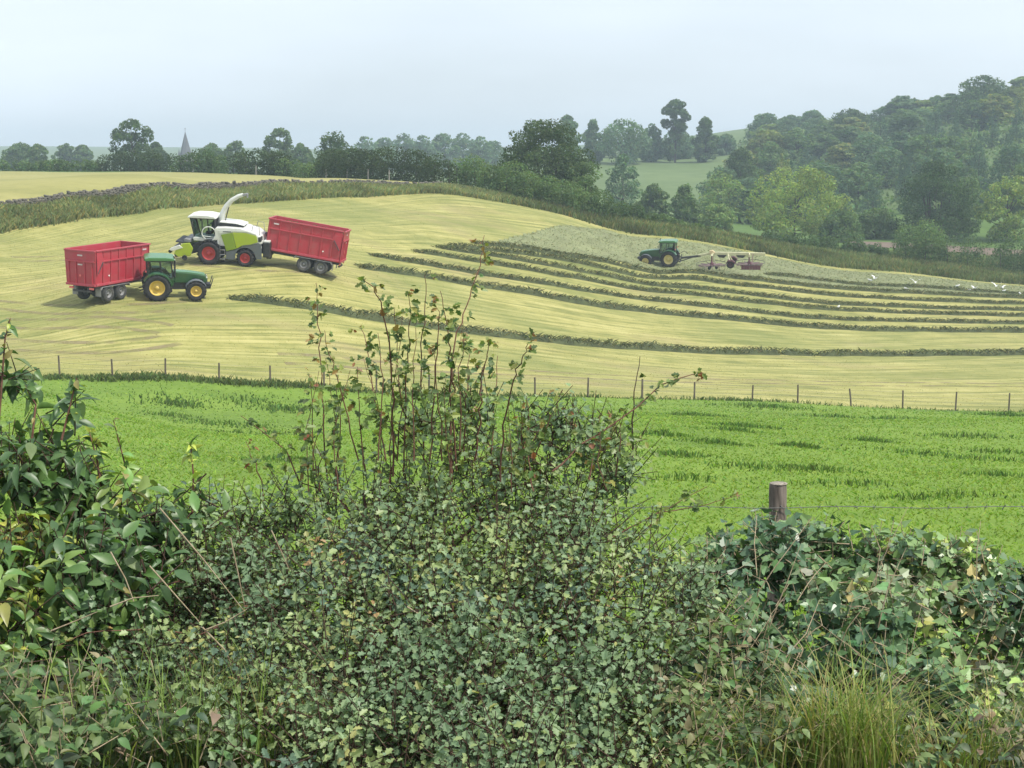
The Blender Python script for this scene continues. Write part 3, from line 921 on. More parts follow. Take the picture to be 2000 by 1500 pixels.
# tall grass on the bank under the wall, and the rough margin running down the right side
n = 60000
px = gb.uniform(-350, 1000, n); u = (px - 1000) / 3000.0
t = gb.random(n)
dd = d_edge(u) * (1 - t) + d_wall(u) * t + gb.normal(size=n) * 0.25 - 0.2
x = u * dd
tone = fbm(np.stack([x * 0.35, dd * 0.35], 1), 3, 4)
c = np.array([0.205, 0.24, 0.105])[None] * (0.6 + 0.8 * tone)[:, None]
c = np.where((gb.random(n) < 0.2)[:, None], c * np.array([1.5, 1.15, 1.0]), c)
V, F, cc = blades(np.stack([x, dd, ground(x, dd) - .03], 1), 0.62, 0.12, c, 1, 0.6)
tag(np_obj('bank_grass', V, F, M['grass'], cc), 'tall rank grass on the bank below the stone wall', 'grass', kind='stuff')
n = 50000
px = gb.uniform(980, 2350, n); u = (px - 1000) / 3000.0
t = gb.random(n) ** 1.2
far = d_wall(u) + 8 + 22 * np.clip((u - .15) / .2, 0, 1)
dd = d_edge(u) * (1 - t) + far * t + gb.normal(size=n) * 0.4
x = u * dd
tone = fbm(np.stack([x * 0.25, dd * 0.25], 1), 3, 8)
c = np.array([0.135, 0.17, 0.062])[None] * (0.3 + 1.4 * tone)[:, None]
c = np.where((gb.random(n) < 0.22)[:, None], c * np.array([1.5, 1.1, 1.1]), c)
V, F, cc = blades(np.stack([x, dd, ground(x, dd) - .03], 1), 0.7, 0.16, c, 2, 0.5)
tag(np_obj('margin_grass', V, F, M['grass'], cc), 'rough dark grass along the right-hand margin of the mown field', 'grass', kind='stuff')
# ------------------------------------------------------------------ windrows of cut grass
M['cutgrass'] = leaf_mat('cut_grass', rough=0.75, spec=0.2, trans=0.15, vary=0.35)


def densify(pts, step):
    pts = np.asarray(pts, float)
    seg = np.linalg.norm(np.diff(pts[:, :2], axis=0), axis=1)
    cum = np.concatenate([[0], np.cumsum(seg)])
    s = np.arange(0, cum[-1], step)
    # smooth through the surveyed points
    out = np.stack([np.interp(s, cum, pts[:, k]) for k in range(2)], 1)
    kk = max(3, int(8 / step) | 1)
    ker = np.ones(kk) / kk
    pad = np.concatenate([np.repeat(out[:1], kk // 2, 0), out, np.repeat(out[-1:], kk // 2, 0)])
    return np.stack([np.convolve(pad[:, k], ker, 'valid') for k in range(2)], 1)


def windrow(label, pxs, seed, width=0.68, height=0.25, gaps=()):
    line = densify(hit(pxs, 60, 260), 0.35)
    n = len(line)
    tan = np.gradient(line, axis=0); tan /= np.linalg.norm(tan, axis=1)[:, None]
    nor = np.stack([-tan[:, 1], tan[:, 0]], 1)
    s = np.arange(n) * 0.35
    lump = 0.45 + 0.9 * fbm(np.stack([s * 0.55, np.full(n, seed * 3.1)], 1), 3, seed)
    lump *= 0.75 + 0.5 * fbm(np.stack([s * 0.12, np.full(n, seed * 1.7)], 1), 2, seed + 5)
    for a, b in gaps:
        i0, i1 = int(a * n), int(b * n)
        lump[i0:i1] *= 0.12
    ends = np.minimum(np.arange(n), np.arange(n)[::-1]) * 0.35
    lump *= np.clip(ends / 3.0, 0.05, 1)
    m = 9
    a = np.linspace(-1, 1, m)
    wob = (fbm(np.stack([s * 0.3, np.full(n, seed + 9.0)], 1), 2, seed + 2) - 0.5) * 0.5
    off = a[None, :] * width * 0.5 * (0.6 + 0.5 * lump)[:, None] + wob[:, None]
    x = line[:, 0:1] + nor[:, 0:1] * off; y = line[:, 1:2] + nor[:, 1:2] * off
    z = ground(x.ravel(), y.ravel()).reshape(n, m)
    hh = height * lump[:, None] * np.cos(a * np.pi / 2)[None, :] ** 0.8
    nz = fbm(np.stack([x.ravel() * 2.2, y.ravel() * 2.2], 1), 2, seed + 3).reshape(n, m)
    z = z + hh * (0.65 + 0.7 * nz) - 0.02
    V = np.stack([x, y, z], -1).reshape(-1, 3)
    i = np.arange(n * m).reshape(n, m)
    F = np.stack([i[:-1, :-1], i[:-1, 1:], i[1:, 1:], i[1:, :-1]], -1).reshape(-1, 4)
    g = np.random.default_rng(seed)
    base = np.array([0.078, 0.094, 0.040])
    cc = base[None] * (0.55 + 0.9 * fbm(V[:, :2] * 1.5, 3, seed + 7))[:, None]
    # loose stalks sticking out of the heap
    k = n * 16
    r, c = g.integers(0, n, k), g.integers(1, m - 1, k)
    p0 = V[(r * m + c)] + g.normal(size=(k, 3)) * np.array([.2, .2, .02])
    bc = np.where((g.random(k) < 0.35)[:, None], np.array([[0.20, 0.20, 0.085]]), base[None] * g.uniform(0.6, 1.6, k)[:, None])
    bl = blades(p0, 0.26, 0.06, bc, seed, lean=1.8)
    Vm, Fm, Cm = merge([(V, F, cc), bl])
    c0 = V[len(V) // 2]
    o = np_obj('windrow', Vm - c0, Fm, M['cutgrass'], Cm)
    o.location = c0
    tag(o, label, 'windrow', 'raked windrows of cut grass')
    return o


windrow('lowest windrow of cut grass, running from the tractor on the left', [(418, 579), (520, 592), (600, 603), (700, 617), (800, 632), (940, 652), (1050, 665), (1150, 675), (1300, 684), (1465, 690), (1600, 693), (1800, 693), (2000, 693), (2120, 692)], 1, 1.05, 0.33, gaps=((0.605, 0.615), (0.645, 0.66)))
windrow('second lowest windrow, starting beside the wheels of the right-hand red trailer', [(680, 517), (775, 531), (865, 547), (977, 565), (1112, 587), (1270, 609), (1450, 627), (1580, 639), (1685, 644), (1820, 647), (2000, 649), (2120, 649)], 2, .95, 0.32)
windrow('third windrow up from the fence', [(707, 496), (820, 514), (932, 535), (1112, 562), (1270, 585), (1400, 602), (1490, 613), (1655, 624), (1820, 630), (2000, 633), (2120, 633)], 3)
windrow('fourth windrow up from the fence', [(793, 489), (910, 508), (1022, 526), (1180, 553), (1315, 571), (1400, 584), (1520, 596), (1670, 606), (1820, 614), (2000, 618), (2120, 619)], 4)
windrow('fifth windrow up from the fence', [(838, 482), (955, 499), (1090, 522), (1225, 546), (1400, 570), (1550, 587), (1700, 597), (1850, 604), (2000, 607), (2120, 608)], 5)
windrow('sixth windrow up from the fence, below the tractor with the rake', [(860, 477), (1000, 494), (1135, 513), (1315, 542), (1400, 555), (1520, 565), (1670, 579), (1820, 589), (2000, 595), (2120, 597)], 6)
windrow('topmost complete windrow, right below the wheels of the rake', [(905, 472), (1000, 483), (1100, 499), (1220, 518), (1332, 532), (1400, 541), (1520, 552), (1670, 566), (1790, 574), (2000, 583), (2120, 586)], 7)
windrow('short faint windrow just made behind the rake', [(1485, 536), (1610, 549), (1760, 561), (1910, 571), (2000, 576), (2120, 580)], 8, .9, 0.26)

# ------------------------------------------------------------------ cut grass still lying spread out at the top of the field
poly = np.array([(1092, 441), (1180, 449), (1300, 468), (1500, 502), (1750, 536), (2000, 560), (2150, 574), (2150, 584), (2000, 579), (1790, 570), (1670, 562), (1520, 547), (1400, 536), (1332, 527), (1220, 512), (1100, 494), (1000, 479), (965, 474)], float)
PW = hit(poly, 90, 260)[:, :2]


def in_poly(p, q):
    x, y = p[:, 0], p[:, 1]; r = np.zeros(len(p), bool); j = len(q) - 1
    for i in range(len(q)):
        c = ((q[i, 1] > y) != (q[j, 1] > y)) & (x < (q[j, 0] - q[i, 0]) * (y - q[i, 1]) / (q[j, 1] - q[i, 1] + 1e-12) + q[i, 0])
        r ^= c; j = i
    return r


gx, gy = np.meshgrid(np.arange(PW[:, 0].min(), PW[:, 0].max(), 0.5), np.arange(PW[:, 1].min(), PW[:, 1].max(), 0.5))
cell = in_poly(np.stack([gx.ravel() + .25, gy.ravel() + .25], 1), PW).reshape(gx.shape)
hz = ground(gx.ravel(), gy.ravel()).reshape(gx.shape)
pp = np.stack([gx.ravel(), gy.ravel()], 1)
hz = hz + 0.05 + 0.07 * fbm(pp * 1.3, 2, 11).reshape(gx.shape)
V = np.stack([gx, gy, hz], -1).reshape(-1, 3)
i = np.arange(gx.size).reshape(gx.shape)
F = np.stack([i[:-1, :-1], i[:-1, 1:], i[1:, 1:], i[1:, :-1]], -1)[cell[:-1, :-1]].reshape(-1, 4)
base = np.array([0.235, 0.255, 0.125])
cc = base[None] * (0.72 + 0.55 * fbm(pp * 0.8, 3, 12))[:, None]
gg = np.random.default_rng(77)
k = 26000
p2 = np.stack([gg.uniform(PW[:, 0].min(), PW[:, 0].max(), k * 3), gg.uniform(PW[:, 1].min(), PW[:, 1].max(), k * 3)], 1)
p2 = p2[in_poly(p2, PW)][:k]
bl = blades(np.column_stack([p2, ground(p2[:, 0], p2[:, 1]) + 0.06]), 0.12, 0.09, base[None] * gg.uniform(0.8, 1.2, len(p2))[:, None], 3, lean=2.0)
Vm, Fm, Cm = merge([(V, F, cc), bl])
tag(np_obj('spread_cut_grass', Vm, Fm, M['cutgrass'], Cm), 'grey-green carpet of spread cut grass around the far tractor', 'cut grass', kind='stuff')

# stubble standing in the mown field
n = 60000
u = gg.uniform(-0.40, 0.40, n); t = gg.random(n)
dd = d_fence(u) * (1 - t) + d_edge(u) * t
x = u * dd
c = np.array([0.30, 0.285, 0.115])[None] * gg.uniform(0.75, 1.2, n)[:, None]
c = np.where((gg.random(n) < 0.15)[:, None], np.array([[0.21, 0.235, 0.08]]), c)
V, F, cc = blades(np.stack([x, dd, ground(x, dd) - .01], 1), 0.05, 0.05, c, 8, 0.6)
tag(np_obj('stubble', V, F, M['grass'], cc), 'short pale yellow stubble left standing across the mown field', 'stubble', kind='stuff')

# ------------------------------------------------------------------ pasture grass
n = 150000
yy = np.exp(gg.uniform(math.log(9.3), math.log(104), n)); u = gg.uniform(-0.42, 0.42, n)
ok = yy < d_fence(u) + 0.3
yy, u = yy[ok], u[ok]; n = len(yy)
x = u * yy
tone = fbm(np.stack([x * 0.25, yy * 0.5], 1), 3, 14)
c = np.array([0.20, 0.305, 0.046])[None] * (0.78 + 0.45 * tone)[:, None]
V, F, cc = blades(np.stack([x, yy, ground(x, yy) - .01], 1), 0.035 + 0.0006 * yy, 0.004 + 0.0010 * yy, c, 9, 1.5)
parts = [(V, F, cc)]
# rank darker tufts the cattle have left
tus = [(1400, 866, 70), (1460, 834, 90), (1435, 842, 60), (1490, 795, 110), (1340, 937, 120), (1490, 915, 150), (1590, 918, 120), (1660, 948, 150), (1560, 873, 60), (1740, 819, 70), (1630, 815, 80),
       (1890, 853, 120), (1820, 890, 200), (1940, 900, 160), (1960, 885, 120), (1790, 975, 110), (1870, 968, 130), (1950, 930, 100), (320, 780, 110), (480, 785, 90), (330, 812, 70), (440, 830, 120), (520, 848, 130), (350, 790, 60),
       (540, 900, 100), (560, 800, 70), (1700, 862, 60), (1350, 812, 80), (1290, 850, 80), (1970, 812, 80), (1320, 890, 90)]
for (px, py, w) in tus:
    c3 = hit([(px, py)], 10, 110)[0]
    sc_ = c3[1] / FPX
    k = int(gg.uniform(120, 320))
    # longest across the slope
    ox = gg.normal(size=k) * w * sc_ * 0.55; oy = gg.normal(size=k) * w * sc_ * 0.42
    x, y = c3[0] + ox, c3[1] + oy
    f = np.exp(-0.5 * ((ox ** 2 + oy ** 2) / (w * sc_ * 0.5) ** 2))
    col = np.array([0.095, 0.165, 0.034])[None] * gg.uniform(0.6, 1.5, k)[:, None]
    parts.append(blades(np.stack([x, y, ground(x, y) - .01], 1), (0.05 + 0.0016 * c3[1]) * (0.5 + f), 0.006 + 0.0010 * c3[1], col, int(px), 0.55))
V, F, cc = merge(parts)
tag(np_obj('pasture_grass', V, F, M['grass'], cc), 'bright green grazed grass with darker tufts in front of the fence', 'grass', kind='stuff')

# ------------------------------------------------------------------ wire fence between pasture and mown field
M['post'] = bark_mat('weathered_post', (0.07, 0.056, 0.045), (0.20, 0.165, 0.13), 6)
M['wire'] = paint('galvanised_wire', (0.20, 0.20, 0.20), 0.5, 0.5, 0.3, (0.12, 0.08, 0.05), 3, 0.6)
posts = [(-195, 722, 690), (-92, 727, 692), (14, 732, 690), (117, 735, 693), (220, 737, 699), (323, 741, 704), (428, 743, 707), (528, 749, 712), (633, 758, 716), (735, 765, 723), (838, 768, 730), (940, 772, 735), (1045, 775, 739), (1148, 778, 741),
         (1254, 779, 741), (1356, 780, 747), (1469, 782, 752), (1558, 790, 755), (1663, 797, 763), (1763, 800, 765), (1866, 803, 767), (1970, 805, 769), (2072, 807, 772), (2175, 809, 774)]
fb = gpt(1000, float(d_fence(np.array([0.0]))[0]))
fence = empty('wire_fence', fb)
gp = random.Random(3)
tops = []
for j, (px, pb, pt) in enumerate(posts):
    u = (px - 1000) / 3000.0
    d = float(d_fence(np.array([u]))[0])
    b = gpt(px, d)
    h = max(0.95, (pb - pt) * d / FPX + 0.06)
    lean = Vector(({9: 0.02, 18: -0.14, 16: 0.04}.get(j, gp.uniform(-.03, .03)), gp.uniform(-.03, .03), 1)) * h
    r = 0.055 if px != 1254 else 0.065
    mb = MB()
    b0 = b - fb
    mb.tube([b0 - Vector((0, 0, .3)), b0 + lean * 0.5, b0 + lean], [r * 1.08, r, r * 0.94], 8)
    mb.build('post', M['post'], fence)
    tops.append((b0, lean))
for k, f in enumerate((0.42, 0.68, 0.92)):
    path = []
    for j in range(len(tops) - 1):
        a, b = tops[j][0] + tops[j][1] * f, tops[j + 1][0] + tops[j + 1][1] * f
        path += [a, a.lerp(b, .5) - Vector((0, 0, .015))]
    path.append(tops[-1][0] + tops[-1][1] * f)
    MB().tube(path, 0.006, 4).build('wire', M['wire'], fence)
tag(fence, 'long wire fence with thin dark posts between pasture and mown field', 'fence')
# uncut tufts along the fence
n = 15000
px = gg.uniform(-300, 2300, n)
wgt = np.clip(1.15 - np.maximum(px, 0) / 1300, 0.10, 1) + 0.45 * np.exp(-((px - 1460) / 70) ** 2)
ok = gg.random(n) < wgt * (0.35 + 1.1 * fbm(np.stack([px * 0.012, px * 0], 1), 3, 5))
px = px[ok]; n = len(px)
u = (px - 1000) / 3000.0
dd = d_fence(u) + gg.normal(size=n) * 0.32 - 0.1
x = u * dd
hgt = np.where(px < 900, 0.30, 0.24) * (0.5 + fbm(np.stack([px * 0.03, px * 0], 1), 2, 6))
V, F, cc = blades(np.stack([x, dd, ground(x, dd) - .02], 1), hgt, 0.07, np.array([0.115, 0.16, 0.05])[None] * gg.uniform(.6, 1.5, n)[:, None], 12, 0.6)
tag(np_obj('fence_line_grass', V, F, M['grass'], cc), 'dark uncut grass growing along the foot of the wire fence', 'grass', kind='stuff')

# ------------------------------------------------------------------ posts in front of the upper hedge
for px, d, lab in [(637, 209, 'pale post at the left end of the long dark hedge'), (678, 203, 'second pale post in front of the long dark hedge'), (719, 199, 'third pale post in front of the long dark hedge'),
                   (760, 196, 'fourth pale post in front of the long dark hedge'), (500, 226, 'pale post in front of the clipped dark thorn hedge')]:
    b = gpt(px, d)
    mb = MB(); mb.tube([(0, 0, -.3), (0.01, 0, .7), (0.03, 0, 1.35)], [0.09, 0.085, 0.08], 8)
    o = mb.build('fence_post', M['palepost'] if 'palepost' in M else M.setdefault('palepost', bark_mat('pale_post', (0.18, 0.17, 0.15), (0.32, 0.30, 0.27), 5)))
    o.location = b
    tag(o, lab, 'post', 'pale posts before the upper hedge')

# ------------------------------------------------------------------ dry stone wall
M['stone'] = paint('wall_stone', (0.18, 0.165, 0.135), 0.9, 0.15, 0.8, (0.08, 0.085, 0.07), 1.1)
wl_px = np.array([-330, -150, 0, 70, 140, 210, 300, 385, 450, 525, 600, 690, 780, 870])
wtop = np.interp(wl_px, [-330, 0, 70, 210, 297, 385, 525, 680, 870], [415, 391, 381, 365, 354, 355, 349, 354, 358])
W = []
for px, pt in zip(wl_px, wtop):
    d = float(d_wall(np.array([(px - 1000) / 3000.0]))[0]) + 0.3
    b = gpt(px, d)
    hgt = min(1.25, max(0.75, P(px, pt, d).z - b.z))
    W.append((b.x, b.y, b.z, hgt))
W = np.array(W)
wroot = empty('stone_wall', W[6, :3])
seg = np.linalg.norm(np.diff(W[:, :2], axis=0), axis=1); cum = np.concatenate([[0], np.cumsum(seg)])
sv, sf = [], []
gq = np.random.default_rng(17)
BOX = np.array([(a, b, c) for a in (-.5, .5) for b in (-.5, .5) for c in (-.5, .5)])
BF = np.array([(0, 1, 3, 2), (4, 6, 7, 5), (0, 4, 5, 1), (2, 3, 7, 6), (0, 2, 6, 4), (1, 5, 7, 3)])
cols = []
s = 0.0
while s < cum[-1]:
    L = gq.uniform(.18, .42)
    X, Y, Z, Hh = (np.interp(s, cum, W[:, k]) for k in range(4))
    dx, dy = (np.interp(s + .5, cum, W[:, k]) - np.interp(s - .5, cum, W[:, k]) for k in range(2))
    a = math.atan2(dy, dx)
    Hh = Hh * (0.5 + 0.22 * vnoise(np.array([[s * 0.35, 1.0]]), 3)[0])
    z = Z - 0.15
    course = 0
    while z < Z + Hh:
        t = gq.uniform(.09, .17)
        for side in (-1, 1):
            j = gq.normal(size=(8, 3)) * 0.02
            b = BOX * np.array([L * gq.uniform(.85, 1.1), 0.34, t * 0.95]) + j
            r = a + gq.normal() * 0.12
            off = side * 0.17 * (1 - 0.25 * (z - Z) / Hh)
            bx = b[:, 0] + (0.15 if course % 2 else 0); by = b[:, 1] + off
            sv.append(np.stack([X + bx * math.cos(r) - by * math.sin(r), Y + bx * math.sin(r) + by * math.cos(r), z + t / 2 + b[:, 2]], 1))
            sf.append(BF + 8 * len(sf)); cols.append(gq.uniform(.6, 1.4))
        z += t; course += 1
    if gq.random() < 0.8:   # cope stone on edge
        b = BOX * np.array([L * .6, 0.4, gq.uniform(.10, .30)]) + gq.normal(size=(8, 3)) * .04
        sv.append(np.stack([X + b[:, 0] * math.cos(a) - b[:, 1] * math.sin(a), Y + b[:, 0] * math.sin(a) + b[:, 1] * math.cos(a), z + .08 + b[:, 2]], 1))
        sf.append(BF + 8 * len(sf)); cols.append(gq.uniform(.6, 1.4))
    s += L
st = np_obj('stones', np.concatenate(sv) - W[6, :3], np.concatenate(sf), M['stone'], None, wroot)
tag(st, kind='stuff')
tag(wroot, 'old dark dry stone wall along the top of the grass bank', 'wall')

# ------------------------------------------------------------------ gulls
M['gullwhite'] = paint('gull_white', (0.80, 0.80, 0.78), 0.7, 0.2, 0.1)
M['gullgrey'] = paint('gull_grey', (0.42, 0.44, 0.46), 0.7, 0.2, 0.1)
M['gullbill'] = paint('gull_bill', (0.45, 0.25, 0.03), 0.6, 0.3, 0.1)


def gull(label, px, py, wings, rz, dz=0.0):
    p = hit([(px, py)], 90, 300)[0]
    root = empty('gull', (p[0], p[1], p[2] + dz))
    root.rotation_euler[2] = rz
    mb = MB()
    prof = [(-.30, .015), (-.22, .05), (-.10, .085), (.02, .10), (.12, .09), (.18, .062), (.22, .052), (.27, .055), (.315, .035), (.33, .008)]
    zz = [.23, .24, .25, .27, .30, .34, .37, .39, .39, .385]
    mb.tube([(x, 0, z) for (x, r), z in zip(prof, zz)], [r for x, r in prof], 10)
    mb.build('body', M['gullwhite'], root)
    MB().tube([(.32, 0, .385), (.385, 0, .37)], [.016, .005], 6).build('bill', M['gullbill'], root)
    for sgn in (-1, 1):
        mb = MB()
        if wings:
            pts = [(.10, .06, .33), (.13, .35, .33 + wings), (.05, .72, .33 + wings * 1.5)]
            bk = [(-.12, .06, .31), (-.10, .34, .31 + wings), (-.08, .70, .32 + wings * 1.5)]
        else:
            pts = [(.12, .095, .30), (-.05, .11, .30), (-.34, .05, .25)]
            bk = [(.08, .085, .20), (-.10, .10, .20), (-.33, .045, .225)]
        vs = [(a[0], a[1] * sgn, a[2]) for a in pts + bk] + [(a[0], a[1] * sgn - sgn * .0, a[2] - .02) for a in pts + bk]
        mb.add(vs, [(0, 1, 4, 3), (1, 2, 5, 4), (6, 9, 10, 7), (7, 10, 11, 8), (0, 3, 9, 6), (2, 8, 11, 5), (0, 6, 7, 1), (1, 7, 8, 2), (3, 4, 10, 9), (4, 5, 11, 10)])
        mb.build('wing', M['gullgrey'] if not wings else M['gullwhite'], root)
        if dz == 0:
            MB().tube([(.02, .04 * sgn, .0), (.0, .04 * sgn, .20)], .011, 5).build('leg', M['gullbill'], root)
    tag(root, label, 'gull', 'gulls feeding behind the rake')


gull('leftmost white gull, standing by the top windrow', 1699, 551, 0, 2.6)
gull('white gull with raised wings beside the leftmost one', 1709, 548, .22, 0.4)
gull('lone white gull with lifted wings right of the first two gulls', 1788, 556, .3, 1.2)
gull('small standing gull alone between the lone gull and the right-hand flock', 1870, 562, 0, 0.2)
gull('standing gull at the left of the right-hand flock', 1893, 570, 0, 2.9)
gull('gull with spread wings low at the left of the right-hand flock', 1903, 567, .15, 0.3)
gull('highest gull of the right-hand flock, wings up', 1946, 563, .3, 0.8)
gull('gull with spread wings in the middle of the right-hand flock', 1957, 566, .18, 2.2)
gull('lowest standing gull of the right-hand flock', 1960, 572, 0, 0.1)
gull('standing gull at the right picture edge', 1992, 577, 0, 1.7)
gull('standing gull between the second and third highest windrows', 1770, 568, 0, 2.4)
gull('small gull in the gap above the fourth windrow', 1637, 604, 0, 0.9)

# ------------------------------------------------------------------ wheel tracks pressed into the stubble
mt_ = bpy.data.materials.new('flattened_stubble'); mt_.use_nodes = True
_tn, _tl = mt_.node_tree.nodes, mt_.node_tree.links
_tb = _tn['Principled BSDF']; _tb.inputs['Base Color'].default_value = (0.27, 0.225, 0.115, 1); _tb.inputs['Roughness'].default_value = .9
_tg = _tn.new('ShaderNodeNewGeometry'); _tz = _tn.new('ShaderNodeTexNoise'); _tz.inputs['Scale'].default_value = 0.7; _tz.inputs['Detail'].default_value = 5
_tl.new(_tg.outputs['Position'], _tz.inputs['Vector'])
_tr = _tn.new('ShaderNodeMapRange'); _tr.inputs[1].default_value = 0.35; _tr.inputs[2].default_value = 0.68; _tr.inputs[4].default_value = 0.75
_tl.new(_tz.outputs['Fac'], _tr.inputs[0])
_tt = _tn.new('ShaderNodeBsdfTransparent'); _tm = _tn.new('ShaderNodeMixShader')
_tl.new(_tr.outputs[0], _tm.inputs[0]); _tl.new(_tt.outputs[0], _tm.inputs[1]); _tl.new(_tb.outputs[0], _tm.inputs[2]); _tl.new(_tm.outputs[0], _tn['Material Output'].inputs[0])
for pts in [[(400, 594), (300, 606), (180, 606), (60, 600), (-60, 590)], [(660, 535), (560, 528), (430, 520), (300, 505), (160, 500), (0, 505)], [(345, 655), (330, 672), (260, 682), (150, 682), (30, 672), (-60, 660)],
            [(345, 650), (320, 636), (220, 630), (100, 632), (-40, 628)], [(520, 700), (700, 712), (900, 722), (1200, 738), (1500, 745), (1800, 750), (2060, 752)]]:
    line = densify(hit(pts, 60, 260), .6)
    tan = np.gradient(line, axis=0); tan /= np.linalg.norm(tan, axis=1)[:, None]
    nor = np.stack([-tan[:, 1], tan[:, 0]], 1)
    for off in (-.95, .95):
        q = np.stack([line + nor * (off + w_) for w_ in (-.28, 0, .28)], 1)
        z = ground(q[:, :, 0].ravel(), q[:, :, 1].ravel()).reshape(q.shape[:2]) + .012
        V = np.concatenate([q, z[:, :, None]], 2).reshape(-1, 3)
        i = np.arange(len(line) * 3).reshape(-1, 3)
        F = np.stack([i[:-1, :-1], i[:-1, 1:], i[1:, 1:], i[1:, :-1]], -1).reshape(-1, 4)
        tag(np_obj('wheel_track', V, F, mt_, smooth=True), kind='structure')
# ------------------------------------------------------------------ machines
M['jdgreen'] = paint('tractor_green', (0.016, 0.080, 0.024), 0.32, 0.6, 0.25, (0.13, 0.13, 0.06))
M['jdgreen_sheen'] = paint('tractor_green_sky_sheen', (0.06, 0.19, 0.065), 0.2, 0.8, 0.15, (0.13, 0.13, 0.06))  # paler green for roof and bonnet top: sky reflection put into the colour
M['yellow'] = paint('rim_yellow', (0.72, 0.50, 0.10), 0.45, 0.5, 0.4, (0.30, 0.22, 0.10))
M['paleyellow'] = paint('rim_pale_yellow', (0.62, 0.52, 0.20), 0.5, 0.4, 0.3, (0.35, 0.28, 0.16))
M['tyre'] = paint('tyre_rubber', (0.022, 0.022, 0.026), 0.8, 0.3, 0.6, (0.09, 0.08, 0.065), 3)
M['tyredusty'] = paint('dusty_tyre', (0.05, 0.05, 0.052), 0.85, 0.2, 0.8, (0.15, 0.14, 0.12), 3)
M['black'] = paint('black_plastic', (0.018, 0.020, 0.024), 0.55, 0.4, 0.3)
M['iron'] = paint('dark_iron', (0.045, 0.045, 0.05), 0.6, 0.4, 0.5)
M['greymetal'] = paint('grey_metal', (0.26, 0.26, 0.27), 0.55, 0.4, 0.5)
M['red'] = paint('trailer_red', (0.42, 0.030, 0.050), 0.42, 0.5, 0.5, (0.30, 0.12, 0.11), 1.6)
M['redlight'] = paint('trailer_red_worn', (0.42, 0.050, 0.075), 0.5, 0.4, 0.4, (0.40, 0.18, 0.17), 1.2)
M['lamp_red'] = paint('lamp_red', (0.75, 0.16, 0.16), 0.25, 0.6, 0.1)
M['lamp_white'] = paint('lamp_white', (0.8, 0.8, 0.76), 0.2, 0.6, 0.1)
M['decal'] = paint('decal_white', (0.62, 0.52, 0.52), 0.5, 0.4, 0.3)
M['lime'] = paint('harvester_lime', (0.34, 0.44, 0.025), 0.35, 0.5, 0.25, (0.30, 0.30, 0.10))
M['limedark'] = paint('harvester_lime_dark', (0.20, 0.30, 0.02), 0.4, 0.5, 0.25, (0.2, 0.2, 0.08))
M['white'] = paint('harvester_white', (0.64, 0.65, 0.61), 0.35, 0.5, 0.4, (0.45, 0.45, 0.36))
M['slategrey'] = paint('harvester_grey', (0.11, 0.125, 0.14), 0.5, 0.4, 0.35)
M['rimred'] = paint('rim_red', (0.50, 0.045, 0.045), 0.4, 0.5, 0.35, (0.3, 0.15, 0.1))
M['rakeframe'] = paint('rake_cream', (0.60, 0.58, 0.36), 0.5, 0.4, 0.4)
M['rakeorange'] = paint('rake_orange', (0.62, 0.48, 0.28), 0.5, 0.4, 0.3)
M['rakered'] = paint('rake_dark_red', (0.10, 0.028, 0.042), 0.5, 0.4, 0.4)
M['tine'] = paint('rake_tine', (0.20, 0.13, 0.14), 0.5, 0.5, 0.4)
M['seat'] = paint('seat_cloth', (0.03, 0.033, 0.035), 0.9, 0.2, 0.2)
M['silage'] = leaf_mat('chopped_grass', 0.8, 0.1, 0.1, vary=0.4)
mg = bpy.data.materials.new('cab_glass'); mg.use_nodes = True
_gn, _gl = mg.node_tree.nodes, mg.node_tree.links
_gn.clear()
_o = _gn.new('ShaderNodeOutputMaterial'); _t = _gn.new('ShaderNodeBsdfTransparent'); _g = _gn.new('ShaderNodeBsdfGlossy'); _m = _gn.new('ShaderNodeMixShader'); _f = _gn.new('ShaderNodeFresnel')
_t.inputs[0].default_value = (0.50, 0.63, 0.60, 1); _g.inputs['Roughness'].default_value = 0.05; _f.inputs[0].default_value = 1.5
_gl.new(_f.outputs[0], _m.inputs[0]); _gl.new(_t.outputs[0], _m.inputs[1]); _gl.new(_g.outputs[0], _m.inputs[2]); _gl.new(_m.outputs[0], _o.inputs[0])
M['glass'] = mg


def stand(px, d, heading, pitchfix=0.0, roll=0.0):
    """frame on the ground: x forward (heading in degrees from +X, counter-clockwise from above), z off the slope"""
    p = gpt(px, d)
    e = 1.4
    zx = (gz(p.x + e, p.y) - gz(p.x - e, p.y)) / (2 * e)
    zy = (gz(p.x, p.y + e) - gz(p.x, p.y - e)) / (2 * e)
    nrm = Vector((-zx, -zy, 1)).normalized()
    h = Vector((math.cos(R(heading)), math.sin(R(heading)), 0))
    f = (h - nrm * h.dot(nrm)).normalized()
    l = nrm.cross(f)
    m = Matrix((f, l, nrm)).transposed().to_4x4()
    m.translation = p
    return m @ Matrix.Rotation(R(pitchfix), 4, 'Y') @ Matrix.Rotation(R(roll), 4, 'X')


